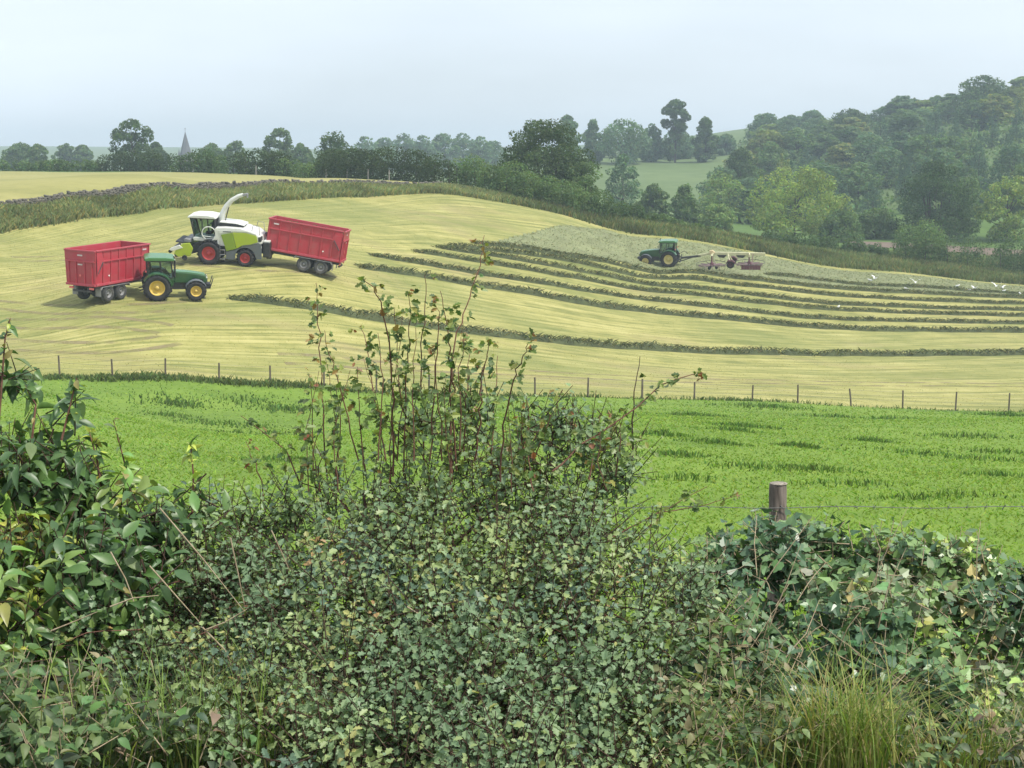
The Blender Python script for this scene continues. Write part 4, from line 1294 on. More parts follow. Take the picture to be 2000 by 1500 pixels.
def wheel(root, name, c, r, w, rimr, tyre, rim, lugs=18, side=1, steer=0.0, hub=None):
    """tyre with chevron lugs on a dished rim; side = +1 when the outside faces +y"""
    e = bpy.data.objects.new(name, None); link(e, root)
    e.location = c; e.rotation_euler[2] = R(steer)
    e.empty_display_size = .1
    mb = MB()
    h = w / 2
    mb.lathe([(-h * .72, rimr), (-h * .96, rimr + (r - rimr) * .35), (-h, r - (r - rimr) * .32), (-h * .82, r - .045), (-h * .4, r - .02), (h * .4, r - .02), (h * .82, r - .045), (h, r - (r - rimr) * .32), (h * .96, rimr + (r - rimr) * .35), (h * .72, rimr)], n=36)
    if lugs:
        for k in range(lugs):
            a = 2 * math.pi * k / lugs
            for s in (-1, 1):
                aa = a + (math.pi / lugs if s > 0 else 0)
                p = Vector((math.cos(aa) * (r + .0), s * h * .48, math.sin(aa) * (r + .0)))
                rot = Matrix.Rotation(-aa, 3, 'Y') @ Matrix.Rotation(s * 0.6, 3, 'X')
                mb.box(p, (.07, h * 1.02, .055), rot)
    mb.build('tyre', tyre, e)
    mb = MB()
    s = side
    mb.lathe([(s * h * .74, rimr), (s * h * .80, rimr * .96), (s * h * .62, rimr * .90), (s * h * .15, rimr * .84), (s * h * .05, rimr * .5), (s * h * .25, rimr * .40), (s * h * .30, rimr * .30), (s * h * .62, rimr * .26), (s * h * .66, .0)], n=28)
    mb.lathe([(-s * h * .74, rimr), (-s * h * .70, rimr * .9), (-s * h * .1, rimr * .8), (-s * h * .1, 0)], n=28)
    rm = mb.build('rim', rim, e)
    mb = MB()
    for k in range(8):
        a = 2 * math.pi * k / 8
        y = s * h * .30
        mb.tube([(math.cos(a) * rimr * .34, y - s * .01, math.sin(a) * rimr * .34), (math.cos(a) * rimr * .34, y + s * .04, math.sin(a) * rimr * .34)], .022, 6)
    tag(mb.build('wheel_nuts', hub or M['iron'], rm), kind='stuff')
    return e


def tractor(label, mat, gm, gsheen, rim, front_fork=True, steer=0):
    t = empty('tractor', mat=mat)
    # frame: engine, gearbox, axles
    mb = MB()
    mb.prism([(-.45, .75), (1.2, .62), (3.0, .62), (3.25, .8), (3.2, 1.15), (1.2, 1.2), (-.45, 1.25)], -.30, .30)
    mb.tube([(0, -.85, .93), (0, .85, .93)], .17, 12).tube([(2.62, -.8, .68), (2.62, .8, .68)], .11, 10)
    mb.box((2.62, 0, .72), (.5, .5, .3))
    mb.build('chassis', M['iron'], t, .03)
    # bonnet
    prof = [(1.12, 1.12), (2.3, 1.08), (3.22, 1.02), (3.40, 1.16), (3.42, 1.42), (3.30, 1.60), (2.75, 1.73), (2.0, 1.83), (1.12, 1.90)]
    bn = MB().prism(prof, -.42, .42, .05).build('bonnet', gm, t, .05)
    MB().prism([(1.14, 1.885), (2.0, 1.825), (2.75, 1.725), (3.29, 1.59), (3.27, 1.64), (2.75, 1.765), (2.0, 1.865), (1.14, 1.925)], -.33, .33).build('bonnet_top', gsheen, bn, .015)
    mb = MB()
    for s in (-1, 1):
        mb.prism([(2.35, 1.16), (3.1, 1.12), (3.16, 1.36), (2.45, 1.46)], s * .425, s * .436)
    mb.build('side_grille', M['black'], bn)
    MB().prism([(3.395, 1.1), (3.435, 1.14), (3.445, 1.42), (3.37, 1.54), (3.33, 1.54), (3.38, 1.4)], -.32, .32).build('front_grille', M['black'], bn, .01)
    for s in (-1, 1):
        MB().box((3.385, s * .30, 1.46), (.08, .17, .10)).build('headlight', M['lamp_white'], bn, .01)
    MB().box((3.46, 0, .82), (.42, .62, .36)).build('front_weight', M['black'], t, .04)
    # cab floor and lower panels
    MB().prism([(-.35, 1.15), (.5, .95), (1.14, .98), (1.16, 1.55), (.75, 1.5), (.35, 1.75), (-.62, 1.8), (-.62, 1.5)], -.62, .62).build('cab_body', gm, t, .03)
    # cab frame
    cab = bpy.data.objects.new('cab_frame', None)
    mb = MB()
    for s in (-1, 1):
        mb.bar((1.10, s * .58, 1.5), (.98, s * .60, 2.72), .055, .07)
        mb.bar((.30, s * .74, 1.7), (.26, s * .70, 2.72), .05, .08)
        mb.bar((-.62, s * .68, 1.75), (-.66, s * .66, 2.72), .055, .08)
        mb.bar((1.10, s * .60, 1.5), (.35, s * .73, 1.72), .05, .06)
        mb.bar((.98, s * .60, 2.70), (-.66, s * .66, 2.70), .05, .07)
    mb.bar((-.64, -.68, 1.8), (-.64, .68, 1.8), .06, .08)
    mb.build('cab_frame', M['black'], t, .01)
    MB().prism([(-.86, 2.74), (1.18, 2.72), (1.26, 2.80), (1.14, 2.90), (.6, 2.97), (-.5, 2.99), (-.80, 2.92)], -.76, .76, .05).build('roof', gsheen, t, .04)
    for s in (-1, 1):
        mb = MB()
        mb.add([(1.08, s * .575, 1.58), (.96, s * .60, 2.68), (.28, s * .715, 2.68), (.33, s * .735, 1.75)], [(0, 1, 2, 3)])
        mb.build('door_glass', M['glass'], t)
    for s in (-1, 1):
        mb = MB()
        mb.add([(.24, s * .725, 1.82), (.22, s * .70, 2.68), (-.60, s * .665, 2.68), (-.58, s * .68, 1.82)], [(0, 1, 2, 3)])
        mb.build('side_glass', M['glass'], t)
    MB().add([(1.10, -.55, 1.95), (1.10, .55, 1.95), (.98, .57, 2.68), (.98, -.57, 2.68)], [(0, 1, 2, 3)]).build('windscreen', M['glass'], t)
    MB().add([(-.64, -.62, 1.86), (-.64, .62, 1.86), (-.68, .62, 2.68), (-.68, -.62, 2.68)], [(0, 1, 2, 3)]).build('rear_window', M['glass'], t)
    MB().box((-.12, 0, 1.72), (.5, .5, .16)).box((-.38, 0, 2.08), (.14, .48, .66), Matrix.Rotation(R(-8), 3, 'Y')).box((-.42, 0, 2.48), (.10, .26, .18)).build('seat', M['seat'], t, .04)
    mb = MB().tube([(.92, 0, 1.5), (.58, 0, 2.02)], .04, 8)
    mb.tube([Vector((.56, 0, 2.04)) + (Vector((.75, 0, .66)) * math.cos(a) * .19 + Vector((0, 1, 0)) * math.sin(a) * .2) for a in np.linspace(0, 2 * math.pi, 15)], .016, 6, cap=False)
    mb.build('steering_wheel', M['black'], t)
    # rear mudguards
    for s in (-1, 1):
        mb = MB()
        a0, a1 = R(8), R(150)
        y0, y1 = s * .62, s * 1.20
        N = 14
        vs = []
        for k in range(N + 1):
            a = a0 + (a1 - a0) * k / N
            rr = 1.03
            for (yy_, r_) in ((y0, rr), (y1, rr), (y1, rr - .07), (y1 - s * .03, rr - .07), (y1 - s * .03, rr - .035), (y0, rr - .035)):
                vs.append((math.cos(a) * r_, yy_, .93 + math.sin(a) * r_))
        fs = [(k * 6 + i, k * 6 + (i + 1) % 6, (k + 1) * 6 + (i + 1) % 6, (k + 1) * 6 + i) for k in range(N) for i in range(6)]
        mb.add(vs, fs)
        mb.build('rear_mudguard', gm, t)
        mb = MB(); vs = []
        for k in range(9):
            a = R(25) + R(130) * k / 8
            for yy_ in (s * .62, s * 1.10):
                vs += [(2.62 + math.cos(a) * .77, yy_, .68 + math.sin(a) * .77), (2.62 + math.cos(a) * .745, yy_, .68 + math.sin(a) * .745)]
        fs = []
        for k in range(8):
            o = k * 4
            fs += [(o, o + 2, o + 6, o + 4), (o + 1, o + 5, o + 7, o + 3), (o, o + 4, o + 5, o + 1), (o + 2, o + 3, o + 7, o + 6)]
        mb.add(vs, fs)
        mb.build('front_mudguard', M['slategrey'], t)
        MB().box((1.16, s * 1.02, 2.28), (.06, .17, .34)).bar((1.06, s * .6, 2.58), (1.15, s * .98, 2.42), .025, .025).build('mirror', M['black'], t, .01)
        MB().box((1.22, s * .55, 2.80), (.06, .2, .09)).build('work_light', M['lamp_white'], t, .01)
        MB().box((-.72, s * .78, 2.02), (.06, .16, .10)).build('rear_light', M['lamp_red'], t, .01)
        wheel(t, 'rear_wheel', (0, s * .93, .93), .93, .56, .53, M['tyre'], rim, 18, s)
        wheel(t, 'front_wheel', (2.62, s * .92, .68), .68, .46, .38, M['tyre'], rim, 16, s, steer)
    MB().tube([(1.22, -.52, 1.55), (1.22, -.52, 2.72)], .07, 10).tube([(1.22, -.52, 2.72), (1.20, -.52, 2.95), (1.13, -.52, 3.02)], .045, 8).build('exhaust', M['black'], t)
    MB().box((.72, -.72, .80), (.62, .22, .52)).build('fuel_tank', M['black'], t, .05)
    mb = MB()
    for z in (.45, .72, .99): mb.box((.85, .80, z), (.36, .20, .04))
    mb.box((.68, .80, .75), (.03, .18, .7)).box((1.02, .80, .75), (.03, .18, .7))
    mb.build('steps', M['iron'], t)
    mb = MB()
    for s in (-1, 1):
        mb.bar((-.5, s * .25, .75), (-1.15, s * .42, .60), .06, .09)
        mb.bar((-.55, s * .3, 1.25), (-.95, s * .38, .68), .04, .04)
    mb.bar((-.45, 0, .62), (-1.1, 0, .5), .12, .06)
    mb.build('rear_linkage', M['iron'], t)
    mb = MB()
    for s in (-1, 1):
        mb.bar((3.3, s * .33, .72), (3.66, s * .40, .85), .06, .08)
        if front_fork: mb.bar((3.66, s * .40, .85), (3.82, s * .40, 1.42), .05, .06)
    mb.build('front_linkage', M['iron'], t)
    tag(t, label, 'tractor', None)
    return t


def silage_trailer(label, mat, L=5.9, W=2.45, hot=None, yaw_draw=0.0):
    """body runs from x = 0 (tail) to L (head); axles under the tail half"""
    t = empty('silage_trailer', mat=mat)
    z0, z1 = 1.27, 3.58
    w0, w1 = W / 2 - .07, W / 2 + .05
    th = .05
    zr = z0 + (z1 - z0) * .68
    MB().box((L / 2, 0, z0 - .06), (L - .02, W - .12, .10)).build('floor', M['red'], t, .02)
    for s in (-1, 1):
        mb = MB()
        vs = [(0.04, s * w0, z0), (L, s * w0, z0), (L, s * w1, z1), (0.04, s * w1, z1)]
        vs += [(p[0], p[1] - s * th, p[2]) for p in vs]
        mb.add(vs, [(0, 1, 2, 3), (7, 6, 5, 4), (0, 4, 5, 1), (1, 5, 6, 2), (2, 6, 7, 3), (3, 7, 4, 0)])
        side = mb.build('side_panel', M['red'], t, .008)

        def yz(z): return s * (w0 + (w1 - w0) * (z - z0) / (z1 - z0))
        xs = np.linspace(.75, L - .06, 7)
        for k, x in enumerate(xs):
            MB().bar((x, yz(z0 + .02) + s * .035, z0 + .02), (x, yz(zr - .04) + s * .035, zr - .04), .10, .075, (0, s, 0)).build('rib', M['red'], side, .012)
            MB().bar((x, yz(zr + .05) + s * .03, zr + .05), (x, yz(z1 - .07) + s * .03, z1 - .07), .075, .06, (0, s, 0)).build('rib', M['red'], side, .012)
        MB().bar((.04, yz(zr) + s * .04, zr), (L, yz(zr) + s * .04, zr), .08, .09, (0, 0, 1)).build('middle_rail', M['red'], side, .012)
        MB().bar((.0, yz(z1) + s * .02, z1), (L, yz(z1) + s * .02, z1), .13, .10, (0, 0, 1)).build('top_rail', M['redlight'], side, .015)
        MB().bar((.04, yz(z0) + s * .04, z0 + .02), (L, yz(z0) + s * .04, z0 + .02), .10, .16, (0, 0, 1)).build('bottom_rail', M['redlight'], side, .015)
        # tailgate linkage plate and ram
        MB().prism([(.02, z1 - .1), (.55, z1 - .1), (.78, zr - .05), (.42, zr - .3), (.06, zr - .9)], yz(zr) + s * .055, yz(zr) + s * .09).build('tailgate_arm', M['red'], side)
        MB().tube([(.12, s * (w1 + .07), zr - .75), (.62, s * (w1 + .09), zr - .02)], .035, 8).build('ram', M['iron'], side)
        MB().tube([(1.35, s * (w0 + .05), z0 + .55), (1.35, s * (w0 + .075), z0 + .55)], .06, 12).build('side_lamp', M['lamp_white'], side)
        MB().box((L - .55, s * (w1 + .022), z1 - .32), (.40, .012, .10)).build('decal', M['decal'], side)
        mb = MB()
        vs = []
        N = 6
    # tailgate
    mb = MB()
    vs = [(0, -w0 - .06, z0 - .05), (0, w0 + .06, z0 - .05), (-.03, w1 + .05, z1), (-.03, -w1 - .05, z1)]
    vs += [(p[0] - .06, p[1], p[2]) for p in vs]
    mb.add(vs, [(3, 2, 1, 0), (4, 5, 6, 7), (0, 1, 5, 4), (1, 2, 6, 5), (2, 3, 7, 6), (3, 0, 4, 7)])
    tg = mb.build('tailgate', M['red'], t, .01)
    for y in (-.98, -.36, .36, .98):
        MB().bar((-.10, y, z0 + .02), (-.115, y, zr - .05), .10, .08, (1, 0, 0)).build('rib', M['red'], tg, .012)
    MB().box((-.12, 0, zr), (.08, W + .02, .10)).build('middle_rail', M['red'], tg, .012)
    MB().box((-.12, 0, z1 - .02), (.10, W + .18, .10)).build('top_rail', M['redlight'], tg, .012)
    MB().box((-.10, 0, z0 + .0), (.10, W + .02, .16)).build('bottom_rail', M['redlight'], tg, .012)
    MB().box((-.105, 0, z1 - .34), (.015, .42, .10)).build('decal', M['decal'], tg)
    MB().box((-.105, .0, zr - .22), (.015, .40, .09)).build('decal', M['decal'], tg)
    MB().tube([(-.10, .0, z0 + .62), (-.125, .0, z0 + .62)], .085, 14).build('reflector', M['lamp_red'], tg)
    # headboard
    MB().box((L + .03, 0, (z0 + z1) / 2 - .02), (.06, W + .0, z1 - z0 + .04)).build('headboard', M['red'], t, .01)
    MB().box((L + .05, 0, z1), (.12, W + .22, .10)).build('head_rail', M['redlight'], t, .012)
    # running gear
    for s in (-1, 1):
        MB().box((L / 2 - .1, s * .45, z0 - .24), (L - .3, .12, .26)).build('chassis_rail', M['iron'], t, .01)
    mb = MB()
    for s in (-1, 1):
        mb.bar((L - .3, s * .42, z0 - .3), (L + 1.55, 0, .72), .12, .16)
    mb.bar((L + 1.3, 0, .78), (L + 1.95, 0, .66), .14, .12)
    mb.build('drawbar', M['iron'], t, .01)
    for ax in (1.35, 2.68):
        MB().tube([(ax, -1.0, .58), (ax, 1.0, .58)], .075, 10).build('axle', M['iron'], t)
        for s in (-1, 1):
            wheel(t, 'wheel', (ax, s * .98, .58), .58, .44, .29, M['tyredusty'], M['greymetal'], 0, s)
            MB().bar((ax - .5, s * .52, .78), (ax + .5, s * .52, .78), .08, .10).build('spring', M['iron'], t)
    for s in (-1, 1):
        mb = MB()
        mb.prism([(.62, z0 - .16), (3.42, z0 - .16), (3.52, z0 - .36), (3.46, z0 - .36), (3.38, z0 - .20), (.66, z0 - .20), (.56, z0 - .36), (.50, z0 - .36)], s * .74, s * 1.24)
        mb.build('mudguard', M['greymetal'], t)
        MB().box((.48, s * .98, .72), (.025, .46, .5)).build('mudflap', M['greymetal'], t)
        MB().box((-.02, s * .85, z0 - .24), (.08, .36, .14)).build('rear_lamp', M['lamp_red'], t, .01)
    MB().box((.05, 0, .82), (.12, 1.5, .12)).build('bumper_bar', M['iron'], t, .01)
    tag(t, label, 'trailer', None)
    return t


def harvester(label, mat):
    t = empty('forage_harvester', mat=mat)
    # wheels
    for s in (-1, 1):
        wheel(t, 'front_wheel', (0, s * 1.12, .88), .88, .66, .52, M['tyre'], M['rimred'], 18, s)
        wheel(t, 'rear_wheel', (-2.75, s * 1.05, .64), .64, .5, .38, M['tyre'], M['rimred'], 16, s)
    mb = MB().tube([(0, -1.0, .88), (0, 1.0, .88)], .2, 12).tube([(-2.75, -1.0, .64), (-2.75, 1.0, .64)], .13, 10)
    mb.prism([(.7, .75), (.7, 1.3), (-.4, 1.6), (-3.9, 1.5), (-4.0, .95), (-.5, .8)], -.7, .7)
    mb.build('chassis', M['iron'], t, .03)
    # side bodywork
    body = MB().prism([(-.55, 1.5), (-.48, 2.86), (-1.2, 2.92), (-2.4, 2.90), (-3.4, 2.66), (-3.92, 2.28), (-4.02, 1.75), (-2.7, 1.5)], -1.18, 1.18, .04).build('engine_hood', M['white'], t, .06)
    for s in (-1, 1):
        y0, y1 = s * 1.19, s * 1.25
        MB().prism([(-.92, 2.34), (-1.78, 2.54), (-2.08, 1.32), (-1.32, 1.10)], y0, y1).build('front_side_panel', M['limedark'], t, .02)
        MB().prism([(-1.80, 2.56), (-2.8, 2.58), (-3.62, 2.38), (-3.72, 1.92), (-3.2, 1.72), (-2.6, 1.62), (-2.10, 1.34)], y0, y1).build('rear_side_panel', M['lime'], t, .02)
        MB().prism([(-.82, 2.42), (-1.76, 2.61), (-2.9, 2.63), (-3.64, 2.43), (-3.60, 2.52), (-2.9, 2.72), (-1.7, 2.74), (-.72, 2.66)], y0, s * 1.235).build('white_flash', M['white'], t, .01)
        # grey sill and arch over the rear wheel
        arch = [(-1.3, .48), (-1.28, 1.06), (-2.05, 1.26), (-2.6, 1.58), (-3.2, 1.68), (-3.75, 1.86), (-3.98, 1.7), (-3.98, .62), (-3.62, .62)]
        arch += [(-2.75 + math.cos(R(a)) * .80, .66 + math.sin(R(a)) * .80) for a in range(185, -1, -23)][::-1][::-1]
        arch = arch[:9] + [(-2.75 + math.cos(R(a)) * .80, .66 + math.sin(R(a)) * .80) for a in (172, 150, 128, 106, 84, 62, 40, 18, -5)] + [(-1.9, .48)]
        MB().prism(arch, s * 1.02, s * 1.22).build('rear_mudguard', M['slategrey'], t)
        MB().box((-3.86, s * 1.16, 1.52), (.26, .10, .16)).build('tail_lamp', M['lamp_white'], t, .02)
        MB().box((-3.86, s * .9, 2.12), (.22, .62, .36)).build('air_outlet', M['black'], t, .03)
        # arch over front wheel
        mb = MB(); vs = []
        for k in range(9):
            a = R(35) + R(120) * k / 8
            for yy_ in (s * .78, s * 1.36):
                vs += [(math.cos(a) * 1.02, yy_, .88 + math.sin(a) * 1.02), (math.cos(a) * .98, yy_, .88 + math.sin(a) * .98)]
        fs = []
        for k in range(8):
            o = k * 4
            fs += [(o, o + 2, o + 6, o + 4), (o + 1, o + 5, o + 7, o + 3), (o, o + 4, o + 5, o + 1), (o + 2, o + 3, o + 7, o + 6)]
        mb.add(vs, fs).build('front_mudguard', M['black'], t)
        mb = MB()
        for z in (.5, .85, 1.2, 1.55): mb.box((-1.05, s * 1.30, z), (.36, .16, .04))
        mb.bar((-.87, s * 1.36, .4), (-.87, s * 1.36, 1.9), .03, .03).bar((-1.23, s * 1.36, .4), (-1.23, s * 1.36, 1.2), .03, .03)
        mb.build('ladder', M['greymetal'], t)
        MB().box((1.25, s * 1.28, 3.0), (.06, .22, .36)).bar((1.32, s * .75, 3.35), (1.25, s * 1.24, 3.1), .03, .03).build('mirror', M['black'], t, .01)
    MB().prism([(-.7, 2.90), (-2.5, 2.93), (-2.55, 3.02), (-2.0, 3.14), (-.75, 3.20)], -.75, .75).build('air_intake', M['black'], t, .04)
    MB().prism([(-.72, 3.19), (-2.02, 3.13), (-2.6, 3.01), (-2.6, 3.05), (-2.0, 3.19), (-.72, 3.25)], -.8, .8).build('intake_cover', M['white'], t, .02)
    MB().box((-4.32, 0, 1.28), (.55, 1.9, 1.15)).build('counterweight', M['black'], t, .06)
    MB().box((-4.30, 0, 1.90), (.50, 1.7, .12)).build('rear_cover', M['white'], t, .03)
    MB().box((-4.35, 0, .62), (.35, .5, .3)).build('hitch', M['iron'], t, .03)
    mb = MB()
    for s in (-1, 1):
        mb.tube([(-3.2, s * .9, 2.7), (-3.3, s * .9, 3.15), (-3.75, s * .9, 3.05), (-3.8, s * .9, 2.4)], .025, 6)
    mb.build('handrail', M['greymetal'], t)
    # cab
    MB().prism([(1.22, 1.72), (-.45, 1.72), (-.45, 1.95), (1.20, 2.0), (1.32, 1.9)], -.92, .92).build('cab_floor', M['white'], t, .03)
    mb = MB()
    for s in (-1, 1):
        mb.bar((1.18, s * .84, 1.95), (1.52, s * .82, 3.44), .06, .08)
        mb.bar((.55, s * .90, 1.95), (.62, s * .86, 3.44), .05, .08)
        mb.bar((-.38, s * .88, 1.95), (-.34, s * .84, 3.44), .08, .16)
        mb.bar((1.50, s * .82, 3.42), (-.34, s * .84, 3.42), .06, .08)
    mb.box((-.38, 0, 2.7), (.08, 1.7, 1.5))
    mb.build('cab_frame', M['black'], t, .01)
    MB().prism([(1.75, 3.44), (1.66, 3.56), (1.2, 3.68), (.2, 3.70), (-.42, 3.60), (-.48, 3.44)], -.98, .98, .05).build('cab_roof', M['white'], t, .04)
    MB().add([(1.20, -.8, 2.0), (1.20, .8, 2.0), (1.53, .78, 3.42), (1.53, -.78, 3.42)], [(0, 1, 2, 3)]).build('windscreen', M['glass'], t)
    for s in (-1, 1):
        mb = MB()
        mb.add([(1.16, s * .85, 2.0), (1.50, s * .83, 3.42), (.64, s * .87, 3.42), (.57, s * .905, 2.0)], [(0, 1, 2, 3)])
        mb.build('door_glass', M['glass'], t)
        mb = MB()
        mb.add([(.53, s * .905, 2.0), (.60, s * .87, 3.42), (-.30, s * .85, 3.42), (-.34, s * .885, 2.0)], [(0, 1, 2, 3)])
        mb.build('side_glass', M['glass'], t)
    MB().box((.25, 0, 2.22), (.5, .5, .18)).box((-.02, 0, 2.62), (.14, .5, .72)).box((-.06, 0, 3.05), (.10, .28, .2)).build('seat', M['seat'], t, .04)
    mb = MB().tube([(1.0, 0, 1.95), (.78, 0, 2.5)], .04, 8)
    mb.tube([Vector((.76, 0, 2.52)) + (Vector((.8, 0, .55)) * math.cos(a) * .18 + Vector((0, 1, 0)) * math.sin(a) * .19) for a in np.linspace(0, 2 * math.pi, 15)], .016, 6, cap=False)
    mb.build('steering_wheel', M['black'], t)
    # rounded platform rail at the cab door
    for s in (-1, 1):
        c = Vector((.05, s * 1.05, 2.36))
        mb = MB().tube([c + Vector((math.cos(a) * .52, 0, math.sin(a) * .50)) for a in np.linspace(R(-60), R(215), 20)], .045, 6)
        mb.tube([c + Vector((-.42, 0, -.28)), c + Vector((.45, 0, -.22))], .03, 6)
        mb.build('platform_rail', M['white'], t)
        MB().prism([(-.20, 1.84), (-.62, 1.92), (-.95, 2.3), (-.55, 2.86), (-.42, 2.75), (-.48, 2.2)], s * .95, s * 1.2).build('corner_panel', M['white'], t, .03)
    # spout
    path = [(-.62, 0, 2.5), (-.64, 0, 3.1), (-.78, 0, 3.75), (-1.08, 0, 4.35), (-1.5, 0, 4.82), (-2.0, 0, 5.14), (-2.35, 0, 5.26)]
    rad = [.26, .25, .22, .19, .17, .155, .145]
    MB().tube(path, rad, 10).build('spout', M['white'], t)
    MB().box((-2.52, 0, 5.28), (.42, .28, .16), Matrix.Rotation(R(12), 3, 'Y')).box((-2.68, 0, 5.16), (.08, .28, .22)).build('spout_flap', M['greymetal'], t, .02)
    MB().lathe([(0, .44), (.10, .46), (.16, .40), (.2, .3)], (-.62, 0, 2.86), 20, 'z').build('spout_turntable', M['black'], t)
    MB().tube([(-.95, 0, 3.1), (-1.25, 0, 4.25)], .04, 8).build('spout_ram', M['iron'], t)
    # pick-up header, carried off the ground
    hd = bpy.data.objects.new('pickup_header', None); link(hd, t); hd.location = (0, 0, .22)
    MB().prism([(.75, .55), (1.5, .45), (1.55, 1.05), (.8, 1.35)], -.55, .55).build('feed_housing', M['iron'], hd, .03)
    MB().box((1.62, 0, .85), (.12, 2.9, .85)).build('back_frame', M['limedark'], hd, .02)
    MB().tube([(2.05, -1.4, .82), (2.05, 1.4, .82)], .27, 14).build('auger', M['black'], hd)
    for s in (-1, 1):
        MB().prism([(1.35, .42), (2.3, .30), (2.62, .55), (2.35, 1.0), (1.9, 1.36), (1.4, 1.42), (1.15, 1.0)], s * 1.42, s * 1.54).build('end_shield', M['lime'], hd, .04)
        MB().prism([(1.9, 1.02), (2.72, .72), (2.95, .80), (2.85, .95), (2.2, 1.22)], s * 1.36, s * 1.58).build('end_cover', M['white'], hd, .03)
        wheel(hd, 'gauge_wheel', (1.75, s * 1.7, .30), .22, .16, .11, M['tyre'], M['iron'], 0, s)
        MB().tube([(.9, s * .5, .6), (1.6, s * .9, .45)], .05, 8).build('lift_ram', M['iron'], hd)
    MB().tube([(2.45, -1.35, .42), (2.45, 1.35, .42)], .19, 12).build('tine_reel', M['iron'], hd)
    MB().tube([(2.95, -1.4, .66), (2.95, 1.4, .66)], .13, 12).build('crop_roller', M['black'], hd)
    MB().box((2.2, 0, 1.36), (.75, 2.3, .10), Matrix.Rotation(R(-6), 3, 'Y')).build('crop_guard', M['black'], hd, .02)
    MB().box((1.7, .0, 1.5), (.5, 2.2, .22)).build('guard_hinge', M['greymetal'], hd, .03)
    for s in (-1, 1):
        MB().box((-1.38, s * 1.238, 2.6), (.62, .012, .07)).build('decal', M['slategrey'], t)
    tag(t, label, 'harvester', None)
    return t


